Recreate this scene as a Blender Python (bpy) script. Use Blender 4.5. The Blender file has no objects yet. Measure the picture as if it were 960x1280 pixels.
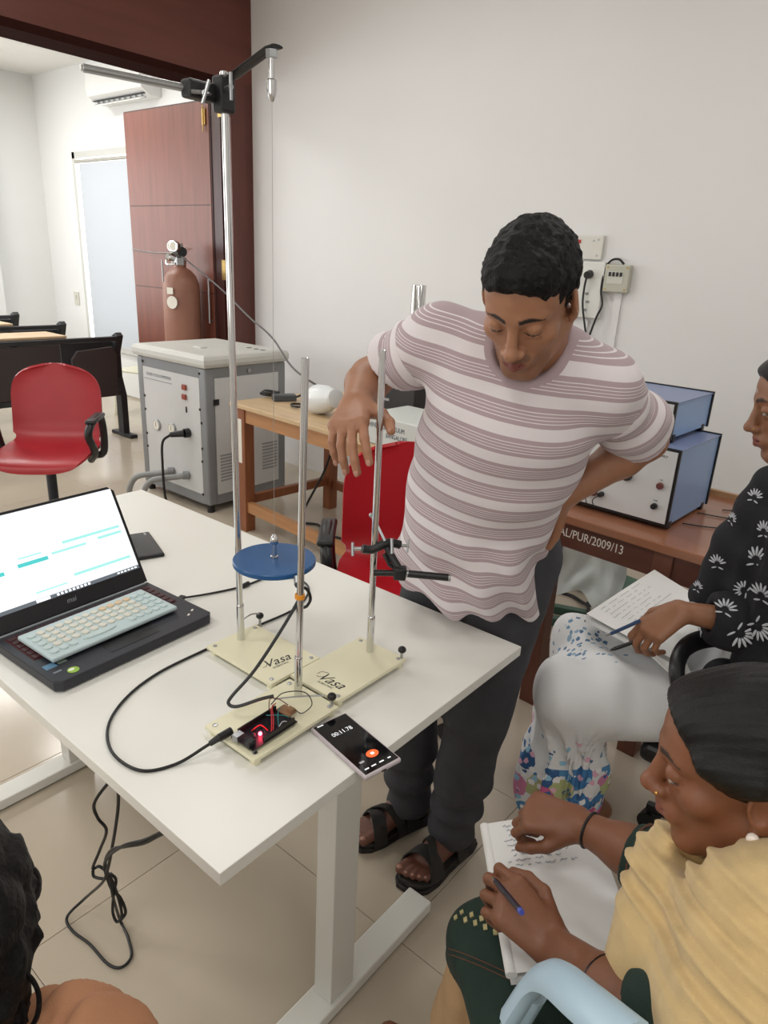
import bpy, bmesh, math, random
import numpy as np
from mathutils import Matrix, Vector, noise as mnoise
random.seed(7)
SC = bpy.context.scene
COL = SC.collection
PI = math.pi
R_ = math.radians

# ------------------------------------------------------------------ camera
CAM_H = 1.515; FPX = 870.0
_p, _r, _y = R_(19.765), R_(-2.936), R_(128.8)
_fw = Vector((math.cos(_y)*math.cos(_p), math.sin(_y)*math.cos(_p), -math.sin(_p)))
_ri = Vector((math.sin(_y), -math.cos(_y), 0))
_dn = _fw.cross(_ri)
CR = _ri*math.cos(_r) + _dn*math.sin(_r)
CD = -_ri*math.sin(_r) + _dn*math.cos(_r)
CF = _fw
cd = bpy.data.cameras.new('camera')
cd.sensor_fit = 'VERTICAL'; cd.sensor_height = 24.0; cd.lens = FPX/1280*24.0
cd.clip_start = 0.05; cd.clip_end = 60
cam = bpy.data.objects.new('camera', cd); COL.objects.link(cam)
cam.matrix_world = Matrix(((CR.x, -CD.x, -CF.x, 0), (CR.y, -CD.y, -CF.y, 0), (CR.z, -CD.z, -CF.z, CAM_H), (0, 0, 0, 1)))
SC.camera = cam
SC.view_settings.view_transform = 'Standard'; SC.view_settings.look = 'None'
SC.view_settings.gamma = 1; SC.view_settings.use_curve_mapping = False
SC.view_settings.exposure = 0.32
CAMP = Vector((0, 0, CAM_H))
def ray(x, y): return CR*((x-480)/FPX) + CD*((y-640)/FPX) + CF
def az(x, y, z):            # survey a point of the photograph onto a level plane
    d = ray(x, y); return CAMP + d*((z-CAM_H)/d.z)
def ad(x, y, w): return CAMP + ray(x, y)*w
def ay(x, y, Y):
    d = ray(x, y); return CAMP + d*(Y/d.y)
def ax(x, y, X):
    d = ray(x, y); return CAMP + d*(X/d.x)

# ------------------------------------------------------------------ world + room lamps
W = bpy.data.worlds.new('world'); SC.world = W; W.use_nodes = True
_bg = W.node_tree.nodes.get('Background') or W.node_tree.nodes.new('ShaderNodeBackground')
_bg.inputs[0].default_value = (0.85, 0.93, 1.0, 1); _bg.inputs[1].default_value = 1.0
LAMPS = [  # x, y, z, power, size   (ceiling panels of the two rooms)
    (-2.6, 2.0, 3.17, 11, 0.6), (-0.3, 2.0, 3.17, 8, 0.6), (-2.6, -0.6, 3.17, 14, 0.6), (-0.3, -0.6, 3.17, 12, 0.6),
    (1.7, -0.6, 3.17, 9, 0.6), (1.7, 2.0, 3.17, 5, 0.6),
    (-5.7, 2.6, 3.12, 18, 0.6), (-7.3, 2.6, 3.12, 18, 0.6), (-5.7, 0.2, 3.12, 20, 0.6), (-7.3, 0.2, 3.12, 20, 0.6)]
def area(name, loc, rot, sx, sy, power, col=(1, 1, 1)):
    l = bpy.data.lights.new(name, 'AREA'); l.shape = 'RECTANGLE'; l.size = sx; l.size_y = sy; l.energy = power; l.color = col
    o = bpy.data.objects.new(name, l); COL.objects.link(o); o.location = loc; o.rotation_euler = rot
    return o
for i, (x, y, z, pw, s) in enumerate(LAMPS):
    area('ceiling_lamp_light', (x, y, z-0.02), (0, 0, 0), s, s, pw, (1, 0.985, 0.95))
# daylight through the lecture room windows (its long side wall) and this room's windows behind the photographer
area('window_daylight', (-8.30, 0.6, 1.75), (0, R_(-90), 0), 1.7, 3.6, 50, (0.93, 0.97, 1.0))
area('window_daylight', (-6.3, -2.42, 1.75), (R_(90), 0, 0), 3.2, 1.7, 42, (0.93, 0.97, 1.0))
area('window_daylight', (-0.6, -2.42, 1.85), (R_(90), 0, 0), 3.0, 1.4, 18, (1.0, 0.99, 0.95))

# ------------------------------------------------------------------ helpers
def lin(c):
    c = c/255.0
    return c/12.92 if c <= 0.04045 else ((c+0.055)/1.055)**2.4
def rgb(*c): return (lin(c[0]), lin(c[1]), lin(c[2]), 1)
MATS = {}
def mat(name, col, rough=0.5, metal=0.0, var=0.0, vscale=6.0, bump=0.0, bscale=80.0, spec=0.5, trans=0.0, emit=None, estr=0.0,
        sheen=0.0, coat=0.0, alpha=1.0, sss=0.0, stretch=None, col2=None):
    if name in MATS: return MATS[name]
    m = bpy.data.materials.new(name); m.use_nodes = True; nt = m.node_tree; b = nt.nodes['Principled BSDF']
    b.inputs['Base Color'].default_value = rgb(*col)
    b.inputs['Roughness'].default_value = rough; b.inputs['Metallic'].default_value = metal
    b.inputs['Specular IOR Level'].default_value = spec
    b.inputs['Transmission Weight'].default_value = trans
    b.inputs['Coat Weight'].default_value = coat; b.inputs['Sheen Weight'].default_value = sheen
    b.inputs['Alpha'].default_value = alpha
    if sss: b.inputs['Subsurface Weight'].default_value = sss; b.inputs['Subsurface Radius'].default_value = (0.012, 0.005, 0.003); b.inputs['Subsurface Scale'].default_value = 0.5
    if emit: b.inputs['Emission Color'].default_value = rgb(*emit); b.inputs['Emission Strength'].default_value = estr
    if var or bump or col2:
        tc = nt.nodes.new('ShaderNodeTexCoord'); vec = tc.outputs['Object']
        if stretch:
            mp = nt.nodes.new('ShaderNodeMapping'); mp.inputs['Scale'].default_value = stretch
            nt.links.new(vec, mp.inputs[0]); vec = mp.outputs[0]
        if var or col2:
            n = nt.nodes.new('ShaderNodeTexNoise'); n.inputs['Scale'].default_value = vscale; n.inputs['Detail'].default_value = 5
            nt.links.new(vec, n.inputs['Vector'])
            mx = nt.nodes.new('ShaderNodeMix'); mx.data_type = 'RGBA'
            c1 = rgb(*col)
            if col2: a, c = c1, rgb(*col2)
            else: a = tuple(min(1, v*(1-var)) for v in c1[:3])+(1,); c = tuple(min(1, v*(1+var)) for v in c1[:3])+(1,)
            mx.inputs[6].default_value = a; mx.inputs[7].default_value = c
            rp = nt.nodes.new('ShaderNodeMapRange'); rp.inputs[1].default_value = 0.3; rp.inputs[2].default_value = 0.7
            nt.links.new(n.outputs['Fac'], rp.inputs[0]); nt.links.new(rp.outputs[0], mx.inputs[0]); nt.links.new(mx.outputs[2], b.inputs['Base Color'])
        if bump:
            n2 = nt.nodes.new('ShaderNodeTexNoise'); n2.inputs['Scale'].default_value = bscale; n2.inputs['Detail'].default_value = 4
            nt.links.new(vec, n2.inputs['Vector'])
            bp = nt.nodes.new('ShaderNodeBump'); bp.inputs['Strength'].default_value = bump; bp.inputs['Distance'].default_value = 0.01
            nt.links.new(n2.outputs['Fac'], bp.inputs['Height']); nt.links.new(bp.outputs[0], b.inputs['Normal'])
    MATS[name] = m
    return m
ROOTM = {}
def tag(o, label=None, cat=None, group=None, kind=None):
    if label: o['label'] = label
    if cat: o['category'] = cat
    if group: o['group'] = group
    if kind: o['kind'] = kind
    return o
def thing(name, label, cat, loc=(0, 0, 0), rotz=0.0, group=None):
    o = bpy.data.objects.new(name, None); COL.objects.link(o); o.empty_display_size = 0.1
    o.location = loc; o.rotation_euler = (0, 0, rotz); tag(o, label, cat, group)
    ROOTM[o.name] = Matrix.Translation(Vector(loc)) @ Matrix.Rotation(rotz, 4, 'Z')
    return o
def link_mesh(name, me, m, parent=None, world=False, loc=None, smooth=False):
    """one mesh object. world=True: the mesh was written in world coordinates."""
    if parent is not None:
        M = ROOTM[parent.name]
        if world: me.transform(M.inverted())
    elif loc is not None:
        M = Matrix.Translation(Vector(loc)); me.transform(M.inverted())
    else: M = Matrix.Identity(4)
    o = bpy.data.objects.new(name, me); COL.objects.link(o)
    if m is not None: me.materials.append(m)
    if parent is not None: o.parent = parent
    elif loc is not None: o.location = loc
    ROOTM[o.name] = M
    if smooth: me.polygons.foreach_set('use_smooth', [True]*len(me.polygons))
    return o
def basis(z, xhint=(1, 0, 0)):
    z = Vector(z).normalized(); x = Vector(xhint)
    if abs(x.normalized().dot(z)) > 0.98: x = Vector((0, 1, 0))
    y = z.cross(x).normalized(); x = y.cross(z)
    return Matrix(((x.x, y.x, z.x), (x.y, y.y, z.y), (x.z, y.z, z.z))).to_4x4()
class MB:
    def __init__(s): s.bm = bmesh.new(); s.sm = False
    def box(s, c, size, rot=None, bev=0.0, seg=2):
        t = bmesh.new(); bmesh.ops.create_cube(t, size=1.0)
        bmesh.ops.scale(t, vec=size, verts=t.verts)
        if bev: bmesh.ops.bevel(t, geom=t.edges[:], offset=bev, segments=seg, affect='EDGES', profile=0.5)
        M = Matrix.Translation(Vector(c))
        if rot is not None: M = M @ (rot if isinstance(rot, Matrix) else Matrix.Rotation(rot, 4, 'Z'))
        return s.merge(t, M)
    def mm(s, a, b, bev=0.0, seg=2):
        a = Vector(a); b = Vector(b)
        return s.box((a+b)/2, [abs(v) for v in (b-a)], bev=bev, seg=seg)
    def merge(s, t, M=None):
        if M is not None: t.transform(M)
        me = bpy.data.meshes.new('tmp'); t.to_mesh(me); t.free(); s.bm.from_mesh(me); bpy.data.meshes.remove(me)
        return s
    def lathe(s, prof, M=None, n=24, cap=True):
        t = bmesh.new(); rings = []
        for r, z in prof:
            rings.append([t.verts.new((max(r, 1e-5)*math.cos(2*PI*i/n), max(r, 1e-5)*math.sin(2*PI*i/n), z)) for i in range(n)])
        for a, b in zip(rings, rings[1:]):
            for i in range(n): t.faces.new((a[i], a[(i+1) % n], b[(i+1) % n], b[i]))
        if cap:
            t.faces.new(rings[0][::-1]); t.faces.new(rings[-1])
        return s.merge(t, M)
    def cyl(s, a, b, r0, r1=None, n=16, bev=0.0):
        a = Vector(a); b = Vector(b); L = (b-a).length; r1 = r0 if r1 is None else r1
        M = Matrix.Translation(a) @ basis(b-a)
        pr = [(r0, 0), (r1, L)] if not bev else [(r0-bev, 0), (r0, bev), (r1, L-bev), (r1-bev, L)]
        return s.lathe(pr, M, n)
    def tube(s, pts, r, n=8, closed=False, flat=1.0):
        pts = [Vector(p) for p in pts]; t = bmesh.new(); rings = []; N = len(pts)
        up = None
        for i, p in enumerate(pts):
            if closed: d = pts[(i+1) % N]-pts[i-1]
            else: d = pts[min(i+1, N-1)]-pts[max(i-1, 0)]
            if d.length < 1e-9: d = Vector((0, 0, 1))
            d.normalize()
            if up is None:
                up = Vector((0, 0, 1)) if abs(d.z) < 0.9 else Vector((1, 0, 0))
            sx = d.cross(up).normalized(); up = sx.cross(d).normalized()
            rr = r[i] if isinstance(r, (list, tuple)) else r
            rings.append([t.verts.new(p + sx*(rr*math.cos(2*PI*k/n)) + up*(rr*flat*math.sin(2*PI*k/n))) for k in range(n)])
        prs = list(zip(rings, rings[1:])) + ([(rings[-1], rings[0])] if closed else [])
        for a, b in prs:
            for k in range(n): t.faces.new((a[k], a[(k+1) % n], b[(k+1) % n], b[k]))
        if not closed:
            t.faces.new(rings[0][::-1]); t.faces.new(rings[-1])
        bmesh.ops.recalc_face_normals(t, faces=t.faces[:])
        return s.merge(t)
    def prism(s, poly, z0, z1, M=None, bev=0.0):
        t = bmesh.new(); a = [t.verts.new((x, y, z0)) for x, y in poly]; b = [t.verts.new((x, y, z1)) for x, y in poly]
        n = len(poly); t.faces.new(a[::-1]); t.faces.new(b)
        for i in range(n): t.faces.new((a[i], a[(i+1) % n], b[(i+1) % n], b[i]))
        bmesh.ops.recalc_face_normals(t, faces=t.faces[:])
        if bev:
            es = [e for e in t.edges if abs(e.verts[0].co.z-e.verts[1].co.z) < 1e-7]
            bmesh.ops.bevel(t, geom=es, offset=bev, segments=2, affect='EDGES', profile=0.5)
        return s.merge(t, M)
    def ball(s, c, r, seg=16, scale=(1, 1, 1), rot=None):
        t = bmesh.new(); bmesh.ops.create_uvsphere(t, u_segments=seg, v_segments=max(6, seg*2//3), radius=r)
        bmesh.ops.scale(t, vec=scale, verts=t.verts)
        M = Matrix.Translation(Vector(c))
        if rot is not None: M = M @ rot
        return s.merge(t, M)
    def grid(s, fn, nu, nv, thick=0.0):
        """surface fn(u,v)->Vector, with a second skin when thick"""
        t = bmesh.new(); g = [[Vector(fn(i/nu, j/nv)) for j in range(nv+1)] for i in range(nu+1)]
        V = [[t.verts.new(p) for p in row] for row in g]
        for i in range(nu):
            for j in range(nv): t.faces.new((V[i][j], V[i+1][j], V[i+1][j+1], V[i][j+1]))
        if thick:
            bmesh.ops.recalc_face_normals(t, faces=t.faces[:]); t.normal_update()
            bmesh.ops.solidify(t, geom=t.faces[:], thickness=thick)
        bmesh.ops.recalc_face_normals(t, faces=t.faces[:])
        return s.merge(t)
    def build(s, name, m, parent=None, world=False, loc=None, smooth=False, angle=None):
        me = bpy.data.meshes.new(name); s.bm.to_mesh(me); s.bm.free()
        o = link_mesh(name, me, m, parent, world, loc)
        if smooth:
            me.polygons.foreach_set('use_smooth', [True]*len(me.polygons))
            me.set_sharp_from_angle(angle=R_(angle or 40))
        return o
def spline(pts, n=10):
    """Catmull-Rom through pts"""
    P = [Vector(p) for p in pts]; P = [P[0]*2-P[1]] + P + [P[-1]*2-P[-2]]; out = []
    for i in range(1, len(P)-2):
        a, b, c, d = P[i-1:i+3]
        for k in range(n):
            t = k/n
            out.append(0.5*((2*b) + (c-a)*t + (2*a-5*b+4*c-d)*t*t + (3*b-3*c+d-a)*t**3))
    out.append(P[-2]); return out
def children(o): return [c for c in bpy.data.objects if c.parent == o]
def copy_tree(o, parent=None):
    c = o.copy(); COL.objects.link(c); c.parent = parent
    for ch in children(o): copy_tree(ch, c)
    return c
def text(name, body, size, m, parent, M, depth=0.0003, shear=0.0, world=True, align='CENTER', squash=1.0, thin=0.0):
    cu = bpy.data.curves.new(name, 'FONT'); cu.body = body; cu.size = size; cu.extrude = depth; cu.shear = shear; cu.offset = -thin*size
    cu.align_x = align; cu.align_y = 'CENTER'; cu.resolution_u = 3
    to = bpy.data.objects.new('tmp_text', cu); COL.objects.link(to)
    me = bpy.data.meshes.new_from_object(to.evaluated_get(bpy.context.evaluated_depsgraph_get()))
    bpy.data.objects.remove(to); bpy.data.curves.remove(cu)
    me.materials.clear(); me.transform(Matrix.Diagonal((squash, 1, 1, 1))); me.transform(M); me.name = name
    return link_mesh(name, me, m, parent, world)
def frame(o, x, y):       # text frame: x = reading direction, y = up of the letters
    x = Vector(x).normalized(); y = Vector(y); y = (y-x*y.dot(x)).normalized(); z = x.cross(y); o = Vector(o)
    return Matrix(((x.x, y.x, z.x, o.x), (x.y, y.y, z.y, o.y), (x.z, y.z, z.z, o.z), (0, 0, 0, 1)))

# ------------------------------------------------------------------ common materials
WALLP = mat('wall_paint', (232, 231, 230), 0.6, var=0.015, vscale=1.5, bump=0.03, bscale=150)
WALLP2 = mat('lecture_wall_paint', (240, 241, 240), 0.6, var=0.01, vscale=1.2)
BROWN = mat('brown_laminate', (94, 48, 38), 0.32, var=0.16, vscale=3, stretch=(6, 6, 0.5))
DOORM = mat('door_laminate', (122, 70, 56), 0.35, var=0.14, vscale=4, stretch=(7, 7, 0.5))
DARKB = mat('dark_stain', (62, 28, 24), 0.35, var=0.15, vscale=4, stretch=(7, 7, 0.5))
CHROME = mat('chrome', (215, 215, 215), 0.12, 1.0)
STEEL = mat('steel', (176, 178, 180), 0.3, 1.0, var=0.05)
BLACKP = mat('black_plastic', (22, 22, 24), 0.38, var=0.1)
BLACKR = mat('black_rubber', (14, 14, 15), 0.5)
WHITEL = mat('white_laminate', (236, 235, 228), 0.3, var=0.01, vscale=3)
BRASS = mat('brass', (190, 160, 100), 0.3, 1.0)
GREYP = mat('grey_plastic', (150, 152, 154), 0.45, var=0.04)
INK = mat('black_print', (25, 25, 28), 0.6)
WHITEINK = mat('white_print', (232, 228, 215), 0.6)
# ================================================================== the setting
YW = 3.6; XC = -4.249; XF = -8.4; YN = 4.1; ZC = 3.2
XR = 2.6; YB = -2.5
b = MB(); b.mm((XF-0.2, YB-0.2, -0.08), (XR+0.2, YN+0.2, -0.006))
floor = tag(b.build('floor', mat('floor_screed', (176, 165, 148), 0.8)), 'beige polished tile floor running through both rooms', kind='structure')
TILE = mat('vitrified_tile', (196, 184, 166), 0.16, var=0.05, vscale=2.2, spec=0.5)
tb = MB(); tb.box((0, 0, 0), (0.5985, 0.5985, 0.006), bev=0.0008, seg=1)
first = None
nx = 0
x = -8.2
while x < 1.2:
    y = -0.5 if x > -3 else 0.1
    while y < 4.0:
        cx, cy = x, y
        if first is None:
            first = tb.build('tile', TILE, floor); o = first
        else:
            o = first.copy(); COL.objects.link(o)
        o.location = (cx, cy, -0.003); y += 0.6
    x += 0.6
b = MB(); b.mm((0.75, YB, -0.006), (XR, YN, 0)); b.mm((-2.95, YB, -0.006), (0.75, -0.8, 0)); b.mm((XF, YB, -0.006), (-2.95, -0.2, 0))
b.build('tile_field', TILE, floor)
# white wall
b = MB(); b.mm((XC, YW, 0), (XR, YW+0.2, ZC)); tag(b.build('wall_back', WALLP), 'plain white plastered wall', kind='structure')
b = MB(); b.mm((XR, YB, 0), (XR+0.2, YW+0.2, ZC)); tag(b.build('wall_right', WALLP), 'white wall', kind='structure')
b = MB()
b.mm((XF, YB-0.2, 0), (XR, YB, ZC))
tag(b.build('wall_front', WALLP), 'white wall behind the photographer', kind='structure')
b = MB(); b.mm((XC-0.2, YB-0.2, ZC), (XR+0.2, YW+0.2, ZC+0.1)); tag(b.build('ceiling', WALLP), 'white ceiling', kind='structure')
# partition with wide opening, brown lintel
ZL = 2.56; YJ = 3.41
LINT = mat('lintel_laminate', (104, 56, 46), 0.35, var=0.12, vscale=3, stretch=(5, 0.6, 5))
b = MB(); b.mm((XC-0.2, -1.2, ZL+0.045), (XC, YW, ZC)); wl = tag(b.build('wall_left', LINT), 'dark brown laminated panel above the wide opening', kind='structure')
b = MB(); b.mm((XC-0.22, -1.2, ZL), (XC+0.004, YJ, ZL+0.045)); b.build('lintel_edge', mat('lintel_edge_stain', (50, 26, 22), 0.9, spec=0.05), wl)
b = MB(); b.mm((XC-0.2, YB, 0), (XC, -1.2, ZC)); b.build('wall_return', WALLP, wl)
b = MB()
b.mm((XC-0.2, YJ, 0), (XC+0.0, YW, ZL+0.045))
jamb = tag(b.build('trim_1', BROWN), 'dark brown door jamb at the corner of the white wall', kind='structure')
b = MB(); b.mm((XC-0.2, YJ-0.012, 0), (XC-0.10, YJ, ZL)); b.build('jamb_rebate', DARKB, jamb)
b = MB(); b.mm((XC-0.05, YJ-0.004, 0), (XC-0.045, YJ+0.0, ZL)); b.build('jamb_groove', DARKB, jamb)
for z in (2.46, 1.40):
    b = MB(); b.mm((XC-0.052, YJ-0.008, z-0.07), (XC-0.012, YJ-0.003, z+0.07)); b.cyl((XC-0.066, YJ-0.01, z-0.07), (XC-0.066, YJ-0.01, z+0.07), 0.008)
    b.mm((XC-0.12, YJ-0.016, z-0.07), (XC-0.08, YJ-0.012, z+0.07))
    h = b.build('hinge', BRASS, jamb)
    b = MB()
    for dz in (-.05, 0, .05): b.cyl((XC-0.03, YJ-0.0115, z+dz), (XC-0.03, YJ-0.008, z+dz), 0.005, n=8)
    b.build('hinge_screw', STEEL, h)
# open door leaf, folded back into the lecture room
dleaf = thing('door_1', 'tall brown laminated door leaf standing open behind the cabinet', None, (XC-0.2, YJ, 0.01), R_(180)); dleaf['kind'] = 'structure'
DW = 1.08; DH = 2.50
b = MB(); b.mm((0.0, -0.018, 0), (DW, 0.018, DH), bev=0.002); b.build('door_core', DARKB, dleaf)
z0 = 0.004
for z1 in (1.22, 1.83, 2.496):
    b = MB(); b.mm((0.012, 0.0182, z0), (DW-0.004, 0.0225, z1-0.006), bev=0.001); b.build('door_panel', DOORM, dleaf); z0 = z1
b = MB(); b.cyl((0.04, 0.05, 1.0), (0.04, 0.05, 1.32), 0.008); b.cyl((0.04, 0.02, 1.02), (0.04, 0.05, 1.02), 0.006); b.cyl((0.04, 0.02, 1.3), (0.04, 0.05, 1.3), 0.006)
b.build('pull_handle', STEEL, dleaf, smooth=True)
b = MB(); b.mm((0.04, 0.0225, 2.34), (0.075, 0.034, 2.44), bev=0.002); b.cyl((0.057, 0.036, 2.30), (0.057, 0.036, 2.46), 0.005); b.build('tower_bolt', BRASS, dleaf)
b = MB(); b.tube(spline([(1.075, 0.028, 1.50), (0.7, 0.03, 1.485), (0.45, 0.034, 1.50), (0.30, 0.05, 1.53)]), 0.004); b.build('door_chain', STEEL, dleaf)
# lecture room
b = MB(); b.mm((XF-0.2, YN, 0), (XC-0.2, YN+0.2, ZC)); 
wf = tag(b.build('wall_lecture', WALLP2), 'bright white wall of the lecture room beyond the opening', kind='structure')
b = MB(); b.mm((XC-0.2, YW, 0), (XC, YN+0.2, ZC)); b.build('wall_stub', WALLP2, wf)
b = MB(); b.mm((XF-0.2, YB, 0), (XF, YN, ZC)); 
we = tag(b.build('wall_far', WALLP2), 'far white wall of the lecture room', kind='structure')
b = MB()
for y0, y1 in ((3.12, 3.44), (0.6, 0.95)): b.mm((XF, y0, 0), (XF+0.22, y1, ZC-0.06), bev=0.004)
b.build('pilaster', WALLP2, we)
ceil2 = MB(); ceil2.mm((XF-0.2, YB-0.2, 3.19), (XC-0.2, YN+0.2, 3.3))
cl2 = tag(ceil2.build('ceiling_lecture', WALLP2), 'white panelled ceiling of the lecture room', kind='structure')
CT = mat('ceiling_panel', (236, 235, 230), 0.7, var=0.01)
tb = MB(); tb.box((0, 0, 0), (1.19, 0.595, 0.008), bev=0.002, seg=1); first = None
for ix in range(4):
    for iy in range(5):
        if first is None: first = tb.build('ceiling_panel', CT, cl2); o = first
        else: o = first.copy(); COL.objects.link(o)
        o.location = (-7.75+ix*1.2, 1.35+iy*0.6, 3.186)
# window with pale roller blind in the lecture wall
BLIND = mat('roller_blind', (203, 209, 217), 0.75)
SLIT = mat('daylight_gap', (255, 255, 255), 0.5, emit=(255, 255, 255), estr=2.2)
wx0, wx1 = -7.60, -6.35
win = thing('window_1', 'tall window behind a pale roller blind beside the door leaf', None, (wx0, YN, 0.55)); win['kind'] = 'structure'
b = MB()
b.mm((wx0-0.05, YN-0.035, 0.5), (wx0, YN+0.001, 2.42)); b.mm((wx1, YN-0.035, 0.5), (wx1+0.05, YN+0.001, 2.42)); b.mm((wx0-0.05, YN-0.035, 2.36), (wx1+0.05, YN+0.001, 2.42)); b.mm((wx0-0.05, YN-0.035, 0.46), (wx1+0.05, YN+0.001, 0.52))
b.build('window_frame', mat('window_frame_paint', (208, 208, 204), 0.5), win, world=True)
b = MB(); b.mm((wx0, YN-0.006, 0.52), (wx1, YN-0.001, 2.36)); b.build('pane', SLIT, win, world=True)
b = MB(); b.mm((wx0+0.07, YN-0.028, 0.52), (wx1-0.01, YN-0.022, 2.31)); b.build('blind', BLIND, win, world=True)
b = MB(); b.cyl((wx0+0.01, YN-0.03, 2.33), (wx1-0.01, YN-0.03, 2.33), 0.018); b.build('blind_roller', mat('blind_roller', (180, 178, 170), 0.4), win, world=True)
# switch plate beside that window
sp = thing('switch_plate', 'small cream switch plate on the lecture room wall', 'switch', (-7.88, YN-0.006, 0.92))
b = MB(); b.box((0, 0, 0.04), (0.10, 0.012, 0.14), bev=0.003); b.build('plate', mat('cream_plastic', (214, 212, 200), 0.4), sp)
b = MB(); b.box((0, -0.008, 0.055), (0.025, 0.008, 0.04), bev=0.002); b.build('rocker', mat('cream_plastic2', (200, 198, 186), 0.4), sp)
# air conditioner
ac = thing('air_conditioner', 'white split air conditioner high on the lecture room wall', 'air conditioner', (-6.50, YN-0.001, 2.78))
ACW = mat('ac_white', (238, 238, 236), 0.4)
b = MB(); prof = [(0, 0.0), (-0.12, 0.0), (-0.20, 0.05), (-0.215, 0.12), (-0.20, 0.30), (0, 0.30)]
b.prism([(y, z) for y, z in prof], -0.45, 0.45, Matrix(((0, 0, 1, 0), (1, 0, 0, 0), (0, 1, 0, 0), (0, 0, 0, 1))), bev=0.004); b.build('casing', ACW, ac)
b = MB(); b.mm((-0.42, -0.17, 0.012), (0.42, -0.08, 0.018)); 
a_ = b.build('outlet_slot', mat('ac_slot', (60, 62, 64), 0.5), ac)
b = MB(); b.box((0, -0.155, -0.015), (0.82, 0.075, 0.008), rot=Matrix.Rotation(R_(25), 4, 'X')); b.build('louvre', ACW, ac)
for i in range(9):
    b = MB(); b.box((-0.36+i*0.09, -0.125, 0.0), (0.006, 0.05, 0.02)); b.build('vane', STEEL, a_)
# ================================================================== white desk
DX0, DX1, DY0, DY1 = -2.04, -0.584, 0.422, 1.222
desk = thing('white_desk', 'long white desk with T shaped metal legs carrying the laptop and stands', 'desk', (-1.31, 0.82, 0))
b = MB(); b.mm((DX0, DY0, 0.728), (DX1, DY1, 0.75), bev=0.0012); b.build('tabletop', WHITEL, desk, world=True)
LEGM = mat('white_powder_coat', (232, 232, 226), 0.38)
for xa, xb in ((-0.739, -0.690), (-1.835, -1.786)):
    b = MB(); b.mm((xa, 0.764, 0.036), (xb, 0.834, 0.69), bev=0.002); lg = b.build('leg', LEGM, desk, world=True)
    xc = (xa+xb)/2
    b = MB(); b.mm((xc-0.034, 0.49, 0.006), (xc+0.034, 1.112, 0.036), bev=0.003); ft = b.build('foot', LEGM, desk, world=True)
    for yy in (0.52, 1.08):
        b = MB(); b.cyl((xc, yy, 0), (xc, yy, 0.006), 0.018); b.build('foot_pad', BLACKR, ft, world=True)
    b = MB(); b.mm((xc-0.03, 0.50, 0.69), (xc+0.03, 1.14, 0.728), bev=0.002); b.build('top_bracket', LEGM, desk, world=True)
for yy in (0.77, 0.83):
    b = MB(); b.mm((-1.786, yy-0.015, 0.70), (-0.739, yy+0.015, 0.727)); b.build('beam', LEGM, desk, world=True)
TZ = 0.75
# ------------------------------------------------------------------ laptop
LAPM = mat('laptop_shell', (34, 36, 44), 0.42, var=0.06); LAPD = mat('laptop_black', (16, 17, 20), 0.35)
lap = thing('laptop', 'open black gaming laptop with a bright screen at the desk end', 'laptop', (-1.118, 0.648, TZ), R_(93.2))
b = MB(); b.prism([(-0.18, 0.012), (-0.168, 0), (0.168, 0), (0.18, 0.012), (0.18, 0.235), (0.165, 0.25), (-0.165, 0.25), (-0.18, 0.235)], 0.003, 0.024, bev=0.003); base = b.build('base', LAPM, lap)
for sx in (-.15, .15):
    for sy in (.03, .22):
        b = MB(); b.cyl((sx, sy, 0), (sx, sy, 0.0035), 0.008, n=10); b.build('rubber_foot', BLACKR, base)
KEYM = mat('laptop_keys', (30, 18, 22), 0.5, emit=(255, 30, 50), estr=0.015)
b = MB(); b.mm((-0.165, 0.105, 0.0242), (0.165, 0.218, 0.0246)); kb = b.build('key_well', mat('key_well_glow', (48, 12, 18), 0.5, emit=(255, 30, 60), estr=0.02), base)
kp = MB(); kp.box((0, 0, 0), (0.0150, 0.0150, 0.0022), bev=0.0006, seg=1); first = None
for r in range(6):
    for c in range(17):
        if first is None: first = kp.build('key', KEYM, kb); o = first
        else: o = first.copy(); COL.objects.link(o)
        o.location = (-0.155+c*0.0193, 0.1145+r*0.0187, 0.0256)
b = MB(); b.prism([(-0.055, 0.022), (0.055, 0.022), (0.055, 0.092), (-0.055, 0.092)], 0.0242, 0.0246); b.build('touchpad', LAPD, base)
b = MB(); b.mm((-0.172, 0.228, 0.024), (0.172, 0.233, 0.0262)); b.build('vent_strip', mat('vent_strip', (190, 196, 200), 0.4, metal=0.6), base)
T = R_(28); HL = Matrix.Translation((0, 0.239, 0.024)) @ Matrix.Rotation(-T, 4, 'X')
# lid: local frame x width, z up the lid, y back
b = MB(); t_ = MB(); b.prism([(-0.18, 0.0), (0.18, 0.0), (0.18, 0.228), (0.166, 0.240), (-0.166, 0.240), (-0.18, 0.228)], -0.004, 0.004, Matrix(((1, 0, 0, 0), (0, 0, -1, 0), (0, 1, 0, 0), (0, 0, 0, 1))), bev=0.0015)
b.bm.transform(HL); lid = b.build('lid', LAPD, lap)
scr = bpy.data.materials.new('laptop_screen'); scr.use_nodes = True
SCREENM = scr; nt = scr.node_tree; pb = nt.nodes['Principled BSDF']; pb.inputs['Base Color'].default_value = (0.02, 0.02, 0.02, 1); pb.inputs['Roughness'].default_value = 0.25
pb.inputs['Emission Color'].default_value = rgb(247, 252, 255); pb.inputs['Emission Strength'].default_value = 0.95
def onlid(m, name, x0, x1, z0, z1, dy, par):
    b = MB(); b.mm((x0, -0.0042-dy, z0), (x1, -0.0040-dy+0.0001, z1)); b.bm.transform(HL); return b.build(name, m, par)
sp_ = onlid(SCREENM, 'screen', -0.172, 0.172, 0.036, 0.2335, 0.0002, lid)
TEAL = mat('screen_teal', (60, 150, 150), 0.4, emit=(70, 190, 190), estr=0.75)
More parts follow.
